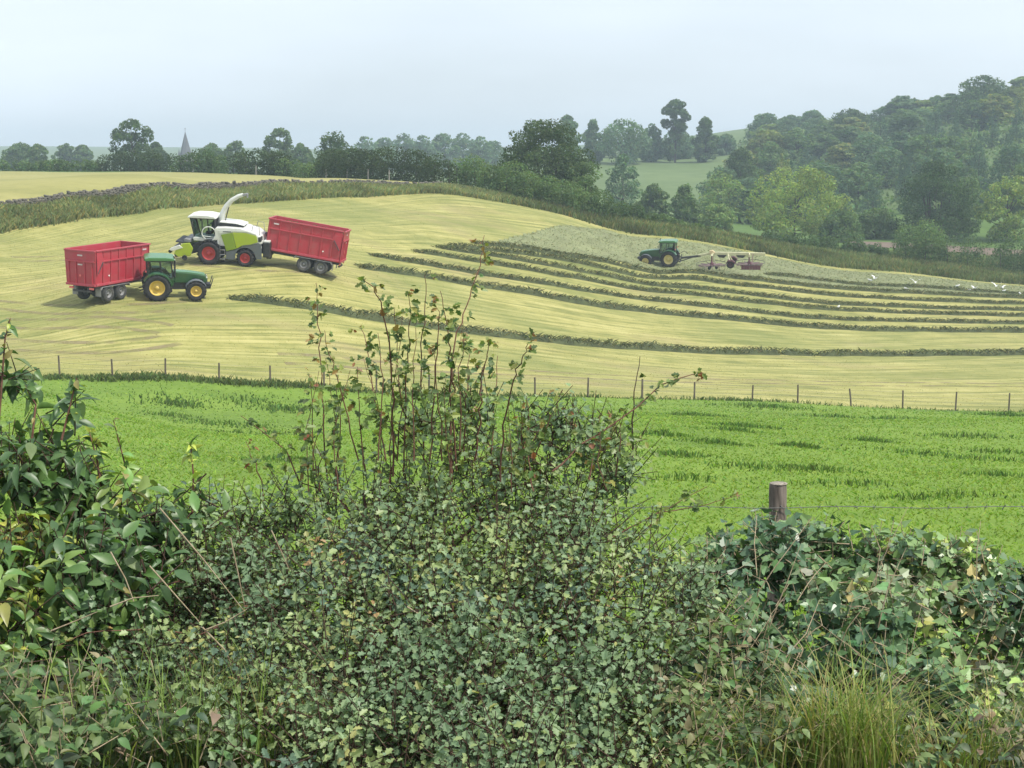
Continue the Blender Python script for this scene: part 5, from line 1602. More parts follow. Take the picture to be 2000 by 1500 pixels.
def rake(label, mat):
    """trailed twin-rotor rake; x forward, headstock at x = 0"""
    t = empty('hay_rake', mat=mat)
    mb = MB()
    mb.bar((.1, -.42, .55), (.1, .42, .55), .1, .1).bar((.1, -.3, .55), (-.05, 0, 1.35), .07, .08).bar((.1, .3, .55), (-.05, 0, 1.35), .07, .08)
    mb.tube([(.05, 0, 1.5), (-.35, 0, 1.75), (-.7, 0, 1.45)], .035, 6)
    mb.build('headstock', M['iron'], t, .01)
    MB().bar((0, 0, .95), (-2.2, 0, 1.2), .2, .22).bar((0, 0, .6), (-1.5, 0, 1.1), .08, .10).build('drawbar', M['iron'], t, .01)
    MB().bar((-1.9, 0, 1.2), (-3.4, 0, 1.5), .2, .24).bar((-3.4, 0, 1.5), (-9.3, .0, 1.45), .26, .30).bar((-3.4, 0, 1.4), (-3.6, 1.5, 1.3), .16, .16).bar((-7.6, 0, 1.4), (-7.6, .7, 1.3), .16, .16).build('main_beam', M['rakeframe'], t, .02)
    MB().prism([(-3.2, 1.4), (-3.15, 1.78), (-3.5, 1.85), (-3.8, 1.6), (-3.7, 1.4)], -.2, .2).build('gearbox_cover', M['rakeorange'], t, .03)
    MB().prism([(-3.45, .45), (-3.3, 1.25), (-3.65, 1.2), (-3.8, .5)], -.12, .12).build('gearbox_leg', M['rakeframe'], t, .02)
    for bx in (-4.5, -6.6):
        MB().prism([(bx + .5, 1.36), (bx + .3, 1.05), (bx - .3, 1.0), (bx - .6, 1.34)], -.09, .09).build('bracket', M['iron'], t, .02)
    # carriage wheels
    for s in (-1, 1):
        wheel(t, 'transport_wheel', (-5.6, s * 1.1, .46), .46, .34, .24, M['tyre'], M['rakered'], 0, s)
        MB().bar((-5.2, s * .1, 1.5), (-5.6, s * .95, .5), .10, .12).build('wheel_arm', M['rakeframe'], t, .01)
        MB().prism([(-5.05, .5), (-5.3, .92), (-5.75, .98), (-6.1, .75), (-6.15, .5), (-5.75, .82), (-5.35, .78)], s * .88, s * 1.32).build('wheel_guard', M['rakered'], t)
    # rotors with tine arms
    for rx, ry in ((-3.6, 1.5), (-7.6, .6)):
        ro = bpy.data.objects.new('rotor', None); link(ro, t); ro.location = (rx, ry, .42)
        MB().lathe([(-.1, .0), (-.1, .22), (.12, .26), (.3, .16), (.42, .12), (.42, 0)], (0, 0, 0), 20, 'z').tube([(0, 0, .3), (0, 0, 1.05)], .07, 8).build('hub', M['rakered'], ro)
        for k in range(11):
            a = 2 * math.pi * k / 11
            e = Vector((math.cos(a), math.sin(a), 0)); n_ = Vector((-math.sin(a), math.cos(a), 0))
            mb = MB().tube([e * .2 + Vector((0, 0, .08)), e * 1.55 + Vector((0, 0, .02))], .05, 6)
            for j in range(4):
                q = e * (1.1 + .14 * j) + Vector((0, 0, .03))
                mb.tube([q, q - Vector((0, 0, .22)) + n_ * .02, q - Vector((0, 0, .36)) + n_ * .14], .012, 4)
            mb.build('tine_arm', M['tine'], ro)
        mb = MB(); N = 26
        vs = []
        for k in range(N + 1):
            a = 2 * math.pi * k / N
            vs += [(math.cos(a) * 1.72, math.sin(a) * 1.72, .18), (math.cos(a) * 1.72, math.sin(a) * 1.72, .24)]
        mb.tube([(math.cos(a) * 1.72, math.sin(a) * 1.72, .2) for a in np.linspace(0, 2 * math.pi, N)], .025, 6, cap=False)
        mb.build('guard_ring', M['iron'], ro)
        MB().bar((0, 0, 1.0), (.0, -ry * .9, 1.12), .10, .12).build('support_arm', M['rakeframe'], ro, .01)
        for a in (R(60), R(180), R(300)):
            MB().tube([(math.cos(a) * .5, math.sin(a) * .5 - .05, -.24), (math.cos(a) * .5, math.sin(a) * .5 + .05, -.24)], .17, 14).build('castor', M['tyre'], ro)
    mb = MB()
    for k in range(7):
        x = -6.9 - .3 * k
        mb.add([(x, 2.2, .55), (x - .29, 2.2, .55), (x - .29, 2.25, .12), (x, 2.25, .12), (x, 2.23, .55), (x - .29, 2.23, .55), (x - .29, 2.28, .12), (x, 2.28, .12)],
               [(0, 1, 2, 3), (7, 6, 5, 4), (0, 4, 5, 1), (3, 2, 6, 7), (1, 5, 6, 2), (0, 3, 7, 4)])
    mb.bar((-6.8, 2.2, .58), (-9.1, 2.2, .58), .05, .08)
    mb.bar((-8.0, 0, 1.5), (-8.0, 2.2, .6), .06, .08)
    mb.build('swath_curtain', M['rakered'], t)
    tag(t, label, 'hay rake', None)
    return t


# -- placing them
TR1 = tractor('green tractor with yellow rims in front of the open red trailer', stand(306, 106.2, 15), M['jdgreen'], M['jdgreen_sheen'], M['yellow'])
pm = stand(199, 105.0, 65, 7.5)
TL1 = silage_trailer('empty open red silage trailer hitched to the left-hand green tractor', pm @ Matrix.Translation((-2.0, 0, 0)), L=5.6)
HV = harvester('white and lime green forage harvester with raised spout and red wheels', stand(416, 118.0, 177, -2.5))
TL2 = silage_trailer('red silage trailer seen side on, right behind the forage harvester', stand(613, 118.3, 176, 7.0, 5.0) @ Matrix.Translation((-2.0, 0, 0)), L=5.7)
TR2 = tractor('distant dark green tractor pulling the hay rake', stand(1309, 172.5, 164), M['jdgreen'], M['jdgreen_sheen'], M['paleyellow'], front_fork=False)
RK = rake('cream-framed rotary rake with dark red rotors behind the distant tractor', stand(1309, 172.5, 164) @ Matrix.Translation((-1.25, 0, 0)) @ Matrix.Rotation(R(2), 4, 'Z'))

# chopped grass heaped in the second trailer
gx, gy = np.meshgrid(np.linspace(.1, 5.6, 40), np.linspace(-1.1, 1.1, 16))
pp = np.stack([gx.ravel(), gy.ravel()], 1)
zz = 3.12 + .45 * fbm(pp * 1.6, 3, 31) - .25 * (np.abs(pp[:, 1]) / 1.1) ** 2
V = np.column_stack([pp, zz])
i = np.arange(640).reshape(16, 40)
F = np.stack([i[:-1, :-1], i[:-1, 1:], i[1:, 1:], i[1:, :-1]], -1).reshape(-1, 4)
cc = np.array([0.085, 0.11, 0.035])[None] * (0.5 + fbm(pp * 4, 2, 3))[:, None]
bl = blades(V[np.random.default_rng(3).integers(0, 640, 900)], .16, .06, (0.11, 0.14, 0.04), 6, 1.2)
V2, F2, C2 = merge([(V, F, cc), bl])
lo = np_obj('chopped_grass', V2, F2, M['silage'], C2)
lo.matrix_world = TL2.matrix_world.copy()
tag(lo, 'green chopped grass heaped inside the right-hand red trailer', 'chopped grass', kind='stuff')
# ------------------------------------------------------------------ hedge plants close to the camera
M['leaf_broad'] = leaf_mat('broad_glossy_leaf', rough=0.40, spec=0.5, trans=0.22, vary=0.25)
M['leaf_thorn'] = leaf_mat('hawthorn_leaf', rough=0.45, spec=0.45, trans=0.3, vary=0.25)
M['leaf_ivy'] = leaf_mat('ivy_leaf', rough=0.36, spec=0.5, trans=0.12, vary=0.3)
M['leaf_bramble'] = leaf_mat('bramble_leaf', rough=0.5, spec=0.4, trans=0.3, vary=0.25)
M['twig'] = bark_mat('twig_bark', (0.045, 0.028, 0.020), (0.11, 0.07, 0.05), 30)
M['redtwig'] = bark_mat('young_red_shoot', (0.09, 0.045, 0.032), (0.20, 0.105, 0.07), 30)
M['drystem'] = bark_mat('dry_stem', (0.26, 0.20, 0.12), (0.46, 0.38, 0.26), 20)


def half_leaf(out, fold=0.10, droop=0.25, flat=False):
    """outline of the right half (x, t) -> two mirrored n-gons folded along the midrib, tip drooping"""
    vs, k = [], len(out)
    for s in (1, -1):
        for x, t in (out if s > 0 else out[::-1]):
            vs.append((s * x, t, abs(x) * fold * 2 - droop * max(0, t) ** 2))
    return np.array(vs), np.array([list(range(k)), list(range(k, 2 * k))])


def ovate(wd=0.24, fold=0.10, droop=0.38, rows=((0, .02), (.16, .62), (.38, 1.0), (.62, .86), (.84, .42), (1, .02))):
    vs, fs = [], []
    for t, w in rows:
        for x in (-1, 0, 1):
            vs.append((x * w * wd, t, abs(x) * w * fold - droop * t ** 2))
    for r in range(len(rows) - 1):
        o = 3 * r
        fs += [(o, o + 1, o + 4, o + 3), (o + 1, o + 2, o + 5, o + 4)]
    return np.array(vs), np.array(fs)


T_OV = [ovate(.21, .10, .42), ovate(.18, .13, .6), ovate(.23, .07, .25)]
T_HAW = [half_leaf([(0, 0), (.10, .16), (.40, .30), (.26, .46), (.46, .62), (.22, .74), (.20, .93), (0, 1)]),
         half_leaf([(0, 0), (.08, .14), (.34, .36), (.22, .50), (.38, .72), (.18, .80), (.14, .96), (0, 1)], .16, .4)]
T_IVY = [half_leaf([(0, .0), (.22, -.12), (.52, .02), (.40, .26), (.30, .40), (.20, .62), (.10, .84), (0, 1)], .06, .14),
         half_leaf([(0, .02), (.30, -.08), (.50, .14), (.42, .34), (.44, .52), (.22, .66), (.12, .86), (0, 1)], .08, .22)]
T_BR = [ovate(.34, .10, .3), ovate(.30, .14, .45)]


class Leaves:
    """gathers the leaves of one plant"""
    def __init__(self):
        self.p, self.a, self.n, self.s, self.c, self.k, self.own = [], [], [], [], [], [], []

    def add(self, p, a, n, s, c, k, own=-1):
        self.p.append(p); self.a.append(a); self.n.append(n); self.s.append(s); self.c.append(c); self.k.append(k)
        self.own.append(np.full(len(p), own))

    def pack(self):
        for f in ('p', 'a', 'n', 's', 'c', 'k', 'own'):
            setattr(self, f, np.concatenate(getattr(self, f)))
        a = self.a / (np.linalg.norm(self.a, axis=1)[:, None] + 1e-9)
        n = self.n - a * (self.n * a).sum(1)[:, None]
        n /= np.linalg.norm(n, axis=1)[:, None] + 1e-9
        x = np.cross(a, n)
        self.B = np.stack([x, a, n], 2)   # columns


def unit(v):
    return v / (np.linalg.norm(v, axis=-1, keepdims=True) + 1e-9)


def twiggy(L, blobs, ntwig, nleaf, size, pal, wts, seed, tlen=(.12, .26), droopy=0.2, upw=0.45, nt=2, flat=0.85, shell=(0.45, 1.04), face=0.35, spread=1.0, gap=0.25):
    """twigs pushing out of rounded lumps, leaves alternating along each; returns twig lines"""
    g = np.random.default_rng(seed)
    C = np.array([P(b[0], b[1], b[2]) for b in blobs]); Rr = np.array([b[3] for b in blobs])
    w = Rr ** 2.2; w /= w.sum()
    b = g.choice(len(C), ntwig, p=w)
    d = g.normal(size=(ntwig, 3)); d[:, 1] -= face; d[:, 2] += face * 0.6
    d = unit(d)
    rr = g.uniform(shell[0] ** 2, shell[1] ** 2, ntwig) ** 0.5
    p = C[b] + d * (Rr[b] * rr)[:, None] * np.array([1, 1, flat])
    if gap > 0:                                    # uneven growth: thin places and dark hollows
        dens = fbm(p * 4.5, 2, seed)
        kp = dens > np.quantile(dens, gap)
        p, d, b = p[kp], d[kp], b[kp]; ntwig = len(p)
    t = unit(d + np.array([0, 0, upw]) + g.normal(size=(ntwig, 3)) * 0.5)
    ln = g.uniform(*tlen, ntwig)
    start = p - t * (ln * 0.6)[:, None]
    side = unit(np.cross(t, g.normal(size=(ntwig, 3))))
    pal = np.array(pal)
    # a twig keeps mostly one tone, and neighbouring twigs share it
    cum = np.cumsum(wts)
    fld = fbm(p * 3.2 + 7.3, 2, seed + 1)
    rank = np.argsort(np.argsort(fld + g.normal(size=ntwig) * .06)) / max(1, ntwig)
    tc = np.minimum(np.searchsorted(cum, rank), len(pal) - 1)
    for j in range(nleaf):
        f = (j + g.random(ntwig)) / nleaf
        ang = j * 2.4 + g.uniform(-.5, .5, ntwig)
        sd = side * np.cos(ang)[:, None] + np.cross(t, side) * np.sin(ang)[:, None]
        pos = start + t * (ln * f)[:, None] + sd * 0.008
        ax = unit(t * 0.55 + sd * spread + np.array([0, 0, -droopy]) + g.normal(size=(ntwig, 3)) * 0.25)
        nm = np.array([0, -0.25, 0.9]) + d * 0.5 + g.normal(size=(ntwig, 3)) * 0.45
        sz = size[0] + (size[1] - size[0]) * g.random(ntwig) ** 1.3
        k = np.where(g.random(ntwig) < 0.88, tc, g.choice(len(pal), ntwig, p=wts))
        col = pal[k] * g.uniform(0.82, 1.18, (ntwig, 1))
        L.add(pos, ax, nm, sz, col, g.integers(0, nt, ntwig))
    return start, start + t * ln[:, None]


def twig_mesh(name, A, B, r, mat, root, base):
    """thin three-sided twigs joined into one mesh"""
    n = len(A)
    t = unit(B - A); s = unit(np.cross(t, np.array([0.3, 0.2, 1.0]))); q = np.cross(t, s)
    V = []
    for e, rad in ((A, r), (B, r * .5)):
        for k in range(3):
            a = 2.094 * k
            V.append(e + s * math.cos(a) * rad + q * math.sin(a) * rad)
    V = np.stack(V, 1).reshape(-1, 3)
    o = np.arange(n)[:, None] * 6
    F = np.concatenate([o + np.array([[k, (k + 1) % 3, 3 + (k + 1) % 3, 3 + k]]) for k in range(3)])
    ob = np_obj(name, V - base, F, mat, None, root)
    tag(ob, kind='stuff')
    return ob


PLANTS = []


def finish_leaves(root, L, tmpl, mat, owners=None, nobj=300, name='leaf'):
    PLANTS.append((root, L, tmpl, mat, owners or {}, nobj, name))


def emit_all():
    """the leaves that show best become objects of their own, all others one mesh per plant"""
    cells, best = {}, {}
    allp = np.concatenate([pl[1].p for pl in PLANTS])
    pid = np.concatenate([np.full(len(pl[1].p), i) for i, pl in enumerate(PLANTS)])
    px, py = to_px(allp)
    depth = allp[:, 1]
    ok = (px > 4) & (px < 1996) & (py > 300) & (py < 1494)
    cell = (px // 9).astype(int) * 1000 + (py // 9).astype(int)
    order = np.argsort(depth)
    order = order[ok[order]]
    _, first = np.unique(cell[order], return_index=True)
    vis = np.zeros(len(allp), bool); vis[order[first]] = True
    start = 0
    for root, L, tmpl, mat, owners, nobj, name in PLANTS:
        n = len(L.p)
        v = vis[start:start + n]; start += n
        app = L.s / L.p[:, 1] * (1 + 0.6 * (L.own >= 0))
        idx = np.where(v)[0]
        idx = idx[np.argsort(-app[idx])][:nobj]
        chosen = np.zeros(n, bool); chosen[idx] = True
        base = np.array(root.location)
        # joined remainder, one n-gon size per template
        V, F, Cc = [], [], []; off = 0
        for k, (tv, tf) in enumerate(tmpl):
            m = np.where((L.k == k) & ~chosen)[0]
            if len(m) == 0: continue
            W = np.einsum('nij,vj->nvi', L.B[m], tv) * L.s[m][:, None, None] + L.p[m][:, None, :] - base
            V.append(W.reshape(-1, 3))
            F.append((tf[None] + (np.arange(len(m)) * len(tv))[:, None, None]).reshape(-1, tf.shape[1]) + off)
            off += W.shape[0] * W.shape[1]
            Cc.append(np.repeat(L.c[m], len(tv), 0))
        o = np_obj('leaf_mass', np.concatenate(V), np.concatenate(F), mat, np.concatenate(Cc), root)
        tag(o, kind='stuff')
        # single leaves sharing a few meshes
        cache = {}
        q = np.round(np.log(np.clip(L.c, .01, 1)) * 3).astype(int)
        for i in idx:
            key = (int(L.k[i]), *q[i])
            if key not in cache:
                tv, tf = tmpl[L.k[i]]
                cache[key] = np_mesh('leaf', tv, tf, mat, np.repeat(np.exp(q[i] / 3.0)[None], len(tv), 0))
            o = bpy.data.objects.new(name, cache[key])
            link(o, owners.get(int(L.own[i]), root))
            mt = Matrix(L.B[i].tolist()).to_4x4() @ Matrix.Diagonal((L.s[i], L.s[i], L.s[i], 1))
            mt.translation = Vector(L.p[i] - base)
            o.matrix_basis = mt


def bush_root(name, px, d, label, cat, group=None):
    b = gpt(px, d)
    r = empty(name, b)
    tag(r, label, cat, group)
    return r


# ---- broad-leaved dark shrub on the left
sh = bush_root('dogwood_shrub', 100, 6.4, 'dark shrub with large glossy pointed leaves at the left edge', 'shrub')
L1 = Leaves()
bl1 = [(0, 905, 6.7, .23), (-110, 880, 6.9, .28), (95, 890, 6.6, .22), (40, 980, 6.4, .34), (170, 985, 6.4, .25), (-60, 1010, 6.3, .4), (270, 1040, 6.3, .22), (130, 1110, 6.1, .34), (0, 1180, 5.9, .38),
       (250, 1130, 6.0, .26), (370, 1050, 6.3, .17), (-130, 1150, 6.1, .5), (30, 1290, 5.7, .3), (385, 955, 6.5, .09), (200, 1200, 5.9, .22), (120, 800, 6.6, .10), (5, 730, 6.7, .12)]
pal1 = [(0.068, 0.135, 0.045), (0.110, 0.194, 0.056), (0.182, 0.287, 0.071), (0.390, 0.459, 0.081), (0.268, 0.230, 0.071)]
A, B = twiggy(L1, bl1, 900, 6, (.060, .108), pal1, [.40, .34, .18, .05, .03], 101, tlen=(.14, .28), droopy=.55, nt=3, shell=(.35, 1.0))
twig_mesh('twigs', A, B, .004, M['twig'], sh, np.array(sh.location))
# upright sprigs with younger, yellower leaves standing above the shrub
gl = np.random.default_rng(55)
owners = {}
for j, (pts, tone) in enumerate([([(-5, 860), (4, 740), (10, 660), (20, 622)], 0), ([(120, 860), (135, 800), (150, 738)], 0), ([(205, 1000), (190, 900), (172, 835)], 3), ([(375, 1010), (378, 930), (372, 868)], 3),
                                 ([(265, 1010), (250, 930), (222, 822)], 2), ([(60, 880), (70, 790), (48, 752)], 1)]):
    d = 6.45
    path = [P(x, y, d + .03 * i) - sh.location for i, (x, y) in enumerate(pts)]
    o = MB().tube(path, [.006 - .0035 * i / (len(path) - 1) for i in range(len(path))], 6).build('sprig', M['redtwig'], sh)
    owners[j] = o
    pw = np.array([np.array(p) + np.array(sh.location) for p in path])
    m = 20
    f = gl.uniform(.35, 1.0, m) * (len(pw) - 1)
    pos = np.stack([np.interp(f, np.arange(len(pw)), pw[:, k]) for k in range(3)], 1)
    ax = gl.normal(size=(m, 3)) + np.array([0, -.2, .1])
    col = np.array(pal1)[np.where(gl.random(m) < .6, tone, gl.integers(0, 5, m))] * gl.uniform(.8, 1.3, (m, 1))
    L1.add(pos, ax, np.array([0, -.3, .9]) + gl.normal(size=(m, 3)) * .5, gl.uniform(.03, .07, m), col, gl.integers(0, 3, m), j)
for j in range(7):
    p = P(gl.uniform(-60, 330), 1330, 6.1 + gl.uniform(-.2, .3)) - sh.location
    q = P(gl.uniform(-40, 330), 960 + j * 25, 6.4) - sh.location
    MB().tube([Vector((p.x, p.y, -.1)), p.lerp(q, .45) + Vector((.05, 0, 0)), q], [.016, .011, .006], 6).build('stem', M['twig'], sh)
L1.pack()
finish_leaves(sh, L1, T_OV, M['leaf_broad'], owners)

# ---- hawthorn in the middle
hw = bush_root('hawthorn_bush', 880, 6.2, 'large hawthorn bush in the middle with tall reddish upright shoots', 'shrub')
L2 = Leaves()
bl2 = [(380, 1200, 6.9, .3), (300, 1150, 6.9, .28), (450, 1250, 6.8, .3), (520, 1150, 6.8, .28), (700, 1040, 6.6, .30), (560, 1100, 6.5, .26), (850, 1010, 6.7, .30), (1000, 1000, 6.7, .30), (1120, 1000, 6.8, .26), (1185, 940, 6.9, .16), (780, 1140, 6.3, .40), (950, 1140, 6.2, .40), (1120, 1120, 6.3, .38), (650, 1190, 6.0, .38),
       (850, 1290, 5.8, .43), (1050, 1290, 5.8, .43), (1200, 1210, 6.0, .32), (700, 1360, 5.5, .38), (500, 1230, 6.0, .30), (930, 1430, 5.4, .38), (1130, 1430, 5.5, .36), (560, 1370, 5.6, .33), (760, 1490, 5.2, .33), (1265, 1090, 6.5, .19),
       (1330, 1160, 6.3, .20), (430, 1120, 6.2, .22), (450, 1330, 5.7, .28), (400, 1460, 5.3, .3), (330, 1020, 6.5, .14), (420, 1000, 6.55, .13), (560, 985, 6.6, .13), (390, 1180, 6.2, .24), (330, 1250, 6.0, .24), (480, 1130, 6.3, .2), (410, 1030, 6.5, .15), (500, 1030, 6.5, .17), (590, 1010, 6.6, .17), (640, 960, 6.7, .10), (600, 1500, 5.1, .33), (1000, 1530, 5.0, .33), (1160, 1540, 5.2, .33), (300, 1290, 5.7, .2), (200, 1240, 5.8, .16), (480, 1010, 6.6, .16), (1240, 1340, 5.8, .25)]
pal2 = [(0.172, 0.259, 0.138), (0.225, 0.316, 0.155), (0.289, 0.365, 0.150), (0.375, 0.377, 0.136), (0.429, 0.283, 0.128), (0.129, 0.205, 0.135)]
A, B = twiggy(L2, bl2, 4700, 11, (.016, .037), pal2, [.36, .33, .20, .022, .004, .084], 102, tlen=(.16, .34), nt=2, shell=(.4, 1.06), gap=.16)
A2, B2 = twiggy(L2, [(800, 950, 6.75, .17), (890, 910, 6.8, .2), (1000, 900, 6.8, .22), (1100, 880, 6.85, .17), (820, 820, 6.8, .16), (930, 800, 6.8, .14), (1180, 860, 6.9, .12), (1060, 820, 6.85, .12)  , (1140, 850, 6.85, .14), (1200, 900, 6.9, .14), (1090, 830, 6.85, .12), (1040, 870, 6.8, .15)],
                380, 8, (.020, .038), pal2, [.30, .34, .28, .05, .01, .02], 103, tlen=(.14, .30), nt=2, shell=(.1, 1.35), gap=.3)
twig_mesh('twigs', np.concatenate([A, A2]), np.concatenate([B, B2]), .003, M['twig'], hw, np.array(hw.location))
SH = [
    [(645, 1060), (632, 830), (626, 702), (620, 610), (617, 553)], [(700, 900), (672, 790), (652, 720), (640, 680), (634, 645)], [(752, 900), (735, 790), (721, 720), (716, 670), (707, 636)],
    [(768, 930), (768, 780), (761, 666), (744, 590), (730, 562), (710, 546)], [(828, 930), (826, 800), (820, 693), (830, 610), (829, 537)], [(790, 930), (793, 760), (797, 690), (802, 620), (797, 570)],
    [(888, 920), (884, 760), (878, 680), (872, 630), (860, 568)], [(884, 940), (880, 760), (892, 648), (919, 580), (937, 517), (946, 460)], [(928, 900), (936, 800), (941, 738), (950, 700), (955, 668)],
    [(978, 940), (982, 832), (1004, 742), (1020, 700), (1031, 672)], [(1080, 920), (1135, 868), (1225, 810), (1292, 751), (1351, 731), (1378, 737)], [(1234, 900), (1236, 820), (1240, 765), (1250, 696)],
    [(712, 930), (704, 820), (698, 716)], [(1040, 900), (1070, 830), (1099, 762)], [(1180, 1060), (1247, 1021), (1310, 990), (1382, 950)], [(1240, 1060), (1297, 1000), (1380, 985), (1450, 965)],
    [(620, 1000), (612, 850), (604, 730)], [(660, 950), (664, 820), (658, 750)], [(840, 900), (848, 740), (858, 640), (852, 600)], [(740, 900), (748, 740), (738, 650)], [(905, 900), (910, 780), (918, 690)],
    [(865, 900), (858, 800), (846, 680)], [(810, 900), (806, 770), (812, 640)], [(960, 930), (962, 850), (968, 770), (972, 695)], [(590, 960), (560, 880), (470, 812)], [(520, 1000), (505, 920), (480, 862)],
    [(775, 900), (784, 800), (776, 700), (770, 600)], [(900, 880), (896, 740), (905, 660)], [(1150, 940), (1160, 860), (1172, 812)], [(1200, 930), (1214, 860), (1210, 822)], [(1020, 900), (1034, 820), (1028, 770)],
    [(500, 1190), (390, 1240), (300, 1228), (170, 1235), (110, 1262)], [(350, 1135), (270, 1160), (215, 1192)], [(580, 1130), (500, 1168), (425, 1195)], [(705, 1180), (690, 1290), (680, 1420)], [(940, 1120), (1010, 1185), (1095, 1235)],
    [(795, 1250), (832, 1340), (822, 1440)], [(1010, 1300), (1052, 1390), (1045, 1465)], [(1180, 1190), (1250, 1230), (1330, 1300)], [(620, 1280), (560, 1330), (520, 1400)], [(880, 1180), (905, 1250), (885, 1330)], [(720, 1090), (690, 1150), (660, 1220)],
    [(1100, 1080), (1160, 1120), (1200, 1190)]]
gx2 = random.Random(12)
N_ARCH = len(SH)
for _ in range(14):                                         # thinner shoots filling in between
    x0 = gx2.uniform(600, 1010); yt = gx2.uniform(600, 800) + abs(x0 - 800) * .25
    SH.append([(x0, 960), (x0 + gx2.uniform(-14, 14), (960 + yt) / 2), (x0 + gx2.uniform(-30, 30), yt)])
for _ in range(9):
    x0 = gx2.uniform(1020, 1240); yt = gx2.uniform(770, 850)
    SH.append([(x0, 960), (x0 + gx2.uniform(-20, 25), (960 + yt) / 2), (x0 + gx2.uniform(-35, 45), yt)])
owners = {}
palS = np.array([(0.092, 0.142, 0.052), (0.150, 0.215, 0.062), (0.245, 0.285, 0.075), (0.30, 0.20, 0.07), (0.27, 0.12, 0.06)])
for j, pts in enumerate(SH):
    d0 = 6.55 + gl.uniform(-.2, .35)
    dd = gl.uniform(-.10, .12)
    if 31 <= j < N_ARCH:                                             # sprays arching forward out of the face of the bush
        d0 = 6.2 - (pts[0][1] - 1050) / 450 * .95; dd = -.10
    path = [P(x, y, d0 + dd * i) for i, (x, y) in enumerate(pts)]
    # smooth the stem a little and let it wander
    fine = []
    for i in range(len(path) - 1):
        for k in range(4):
            fine.append(path[i].lerp(path[i + 1], k / 4) + Vector((gl.normal() * .004, gl.normal() * .004, 0)))
    fine.append(path[-1])
    nn = len(fine)
    r0 = gl.uniform(.0034, .0046) * (.75 if j >= N_ARCH else 1)
    o = MB().tube([p - hw.location for p in fine], [r0 * (1 - .68 * i / (nn - 1)) for i in range(nn)], 6).build('shoot', M['twig'] if j == 11 else M['redtwig'], hw)
    owners[j] = o
    pw = np.array([tuple(p) for p in fine])
    length = float(np.linalg.norm(np.diff(pw, axis=0), axis=1).sum())
    m = int(length * ((13 if j < N_ARCH else 9) if j != 11 else 1)) + 2            # leaf clusters along the shoot
    for c in range(m):
        f = (c + gl.random()) / m
        f = .12 + .88 * f
        pos = np.array([np.interp(f * (nn - 1), np.arange(nn), pw[:, k]) for k in range(3)])
        side = unit(np.array([gl.normal(), gl.normal() - .2, .25]))
        # short spur carrying three to six leaves
        sp = pos + side * gl.uniform(.01, .05)
        q = gl.integers(3, 7)
        pr = np.array([.40, .38, .18, .03, .01]) if f < .75 else (np.array([.20, .38, .28, .10, .04]) if f < .92 else np.array([.10, .26, .28, .22, .14]))
        col = palS[gl.choice(5, q, p=pr)] * gl.uniform(.75, 1.3, (q, 1))
        ax = side + gl.normal(size=(q, 3)) * .7 + np.array([0, 0, -.25])
        L2.add(np.repeat(sp[None], q, 0) + gl.normal(size=(q, 3)) * .008, ax, np.array([0, -.4, .8]) + gl.normal(size=(q, 3)) * .5, gl.uniform(.020, .042, q) * (1.0 if f < .9 else .75), col, gl.integers(0, 2, q), j)
for j in range(12):
    p = P(gl.uniform(560, 1200), 1400, 6.2 + gl.uniform(-.3, .3)) - hw.location
    q = P(gl.uniform(600, 1150), 960 + gl.uniform(0, 90), 6.6) - hw.location
    MB().tube([Vector((p.x * .7, p.y, -.1)), p.lerp(q, .4) + Vector((gl.normal() * .06, 0, 0)), q], [.022, .014, .006], 6).build('stem', M['twig'], hw)
L2.pack()
finish_leaves(hw, L2, T_HAW, M['leaf_thorn'], owners)

# ---- ivy over the old stump and wall end on the right
iv = bush_root('ivy_mound', 1700, 7.0, 'mound of dark glossy ivy below the near fence post', 'ivy')
L3 = Leaves()
bl3 = [(1680, 1108, 7.2, .2), (1740, 1105, 7.2, .2), (1830, 1120, 7.2, .2), (1640, 1090, 7.25, .15), (1465, 1070, 7.35, .17), (1540, 1068, 7.5, .16), (1590, 1065, 7.3, .14), (1430, 1080, 7.2, .14), (1505, 1075, 7.1, .15), (1390, 1125, 7.1, .21), (1500, 1098, 7.2, .25), (1620, 1112, 7.2, .25), (1760, 1125, 7.2, .28), (1870, 1140, 7.2, .27), (1980, 1195, 7.1, .29), (2090, 1230, 7.1, .36), (1450, 1240, 6.8, .32), (1600, 1240, 6.8, .34), (1760, 1260, 6.7, .38),
       (1920, 1290, 6.7, .38), (2080, 1320, 6.6, .45), (1560, 1340, 6.5, .34), (1720, 1370, 6.4, .36), (1880, 1410, 6.3, .38), (2050, 1440, 6.3, .38), (1420, 1340, 6.4, .28), (1500, 1440, 6.0, .3), (1350, 1240, 6.6, .2), (2220, 1260, 7.1, .38), (2230, 1400, 6.5, .42), (2380, 1290, 7.1, .4), (2390, 1440, 6.5, .42)]
pal3 = [(0.073, 0.145, 0.070), (0.119, 0.210, 0.085), (0.194, 0.305, 0.105), (0.390, 0.465, 0.124), (0.599, 0.494, 0.200), (0.270, 0.334, 0.186)]
A, B = twiggy(L3, bl3, 4700, 6, (.030, .060), pal3, [.32, .34, .21, .03, .012, .088], 104, tlen=(.10, .22), droopy=.35, nt=2, shell=(.45, 1.0), upw=.2, spread=.8)
twig_mesh('twigs', A, B, .0035, M['drystem'], iv, np.array(iv.location))
L3.pack()
finish_leaves(iv, L3, T_IVY, M['leaf_ivy'], {})
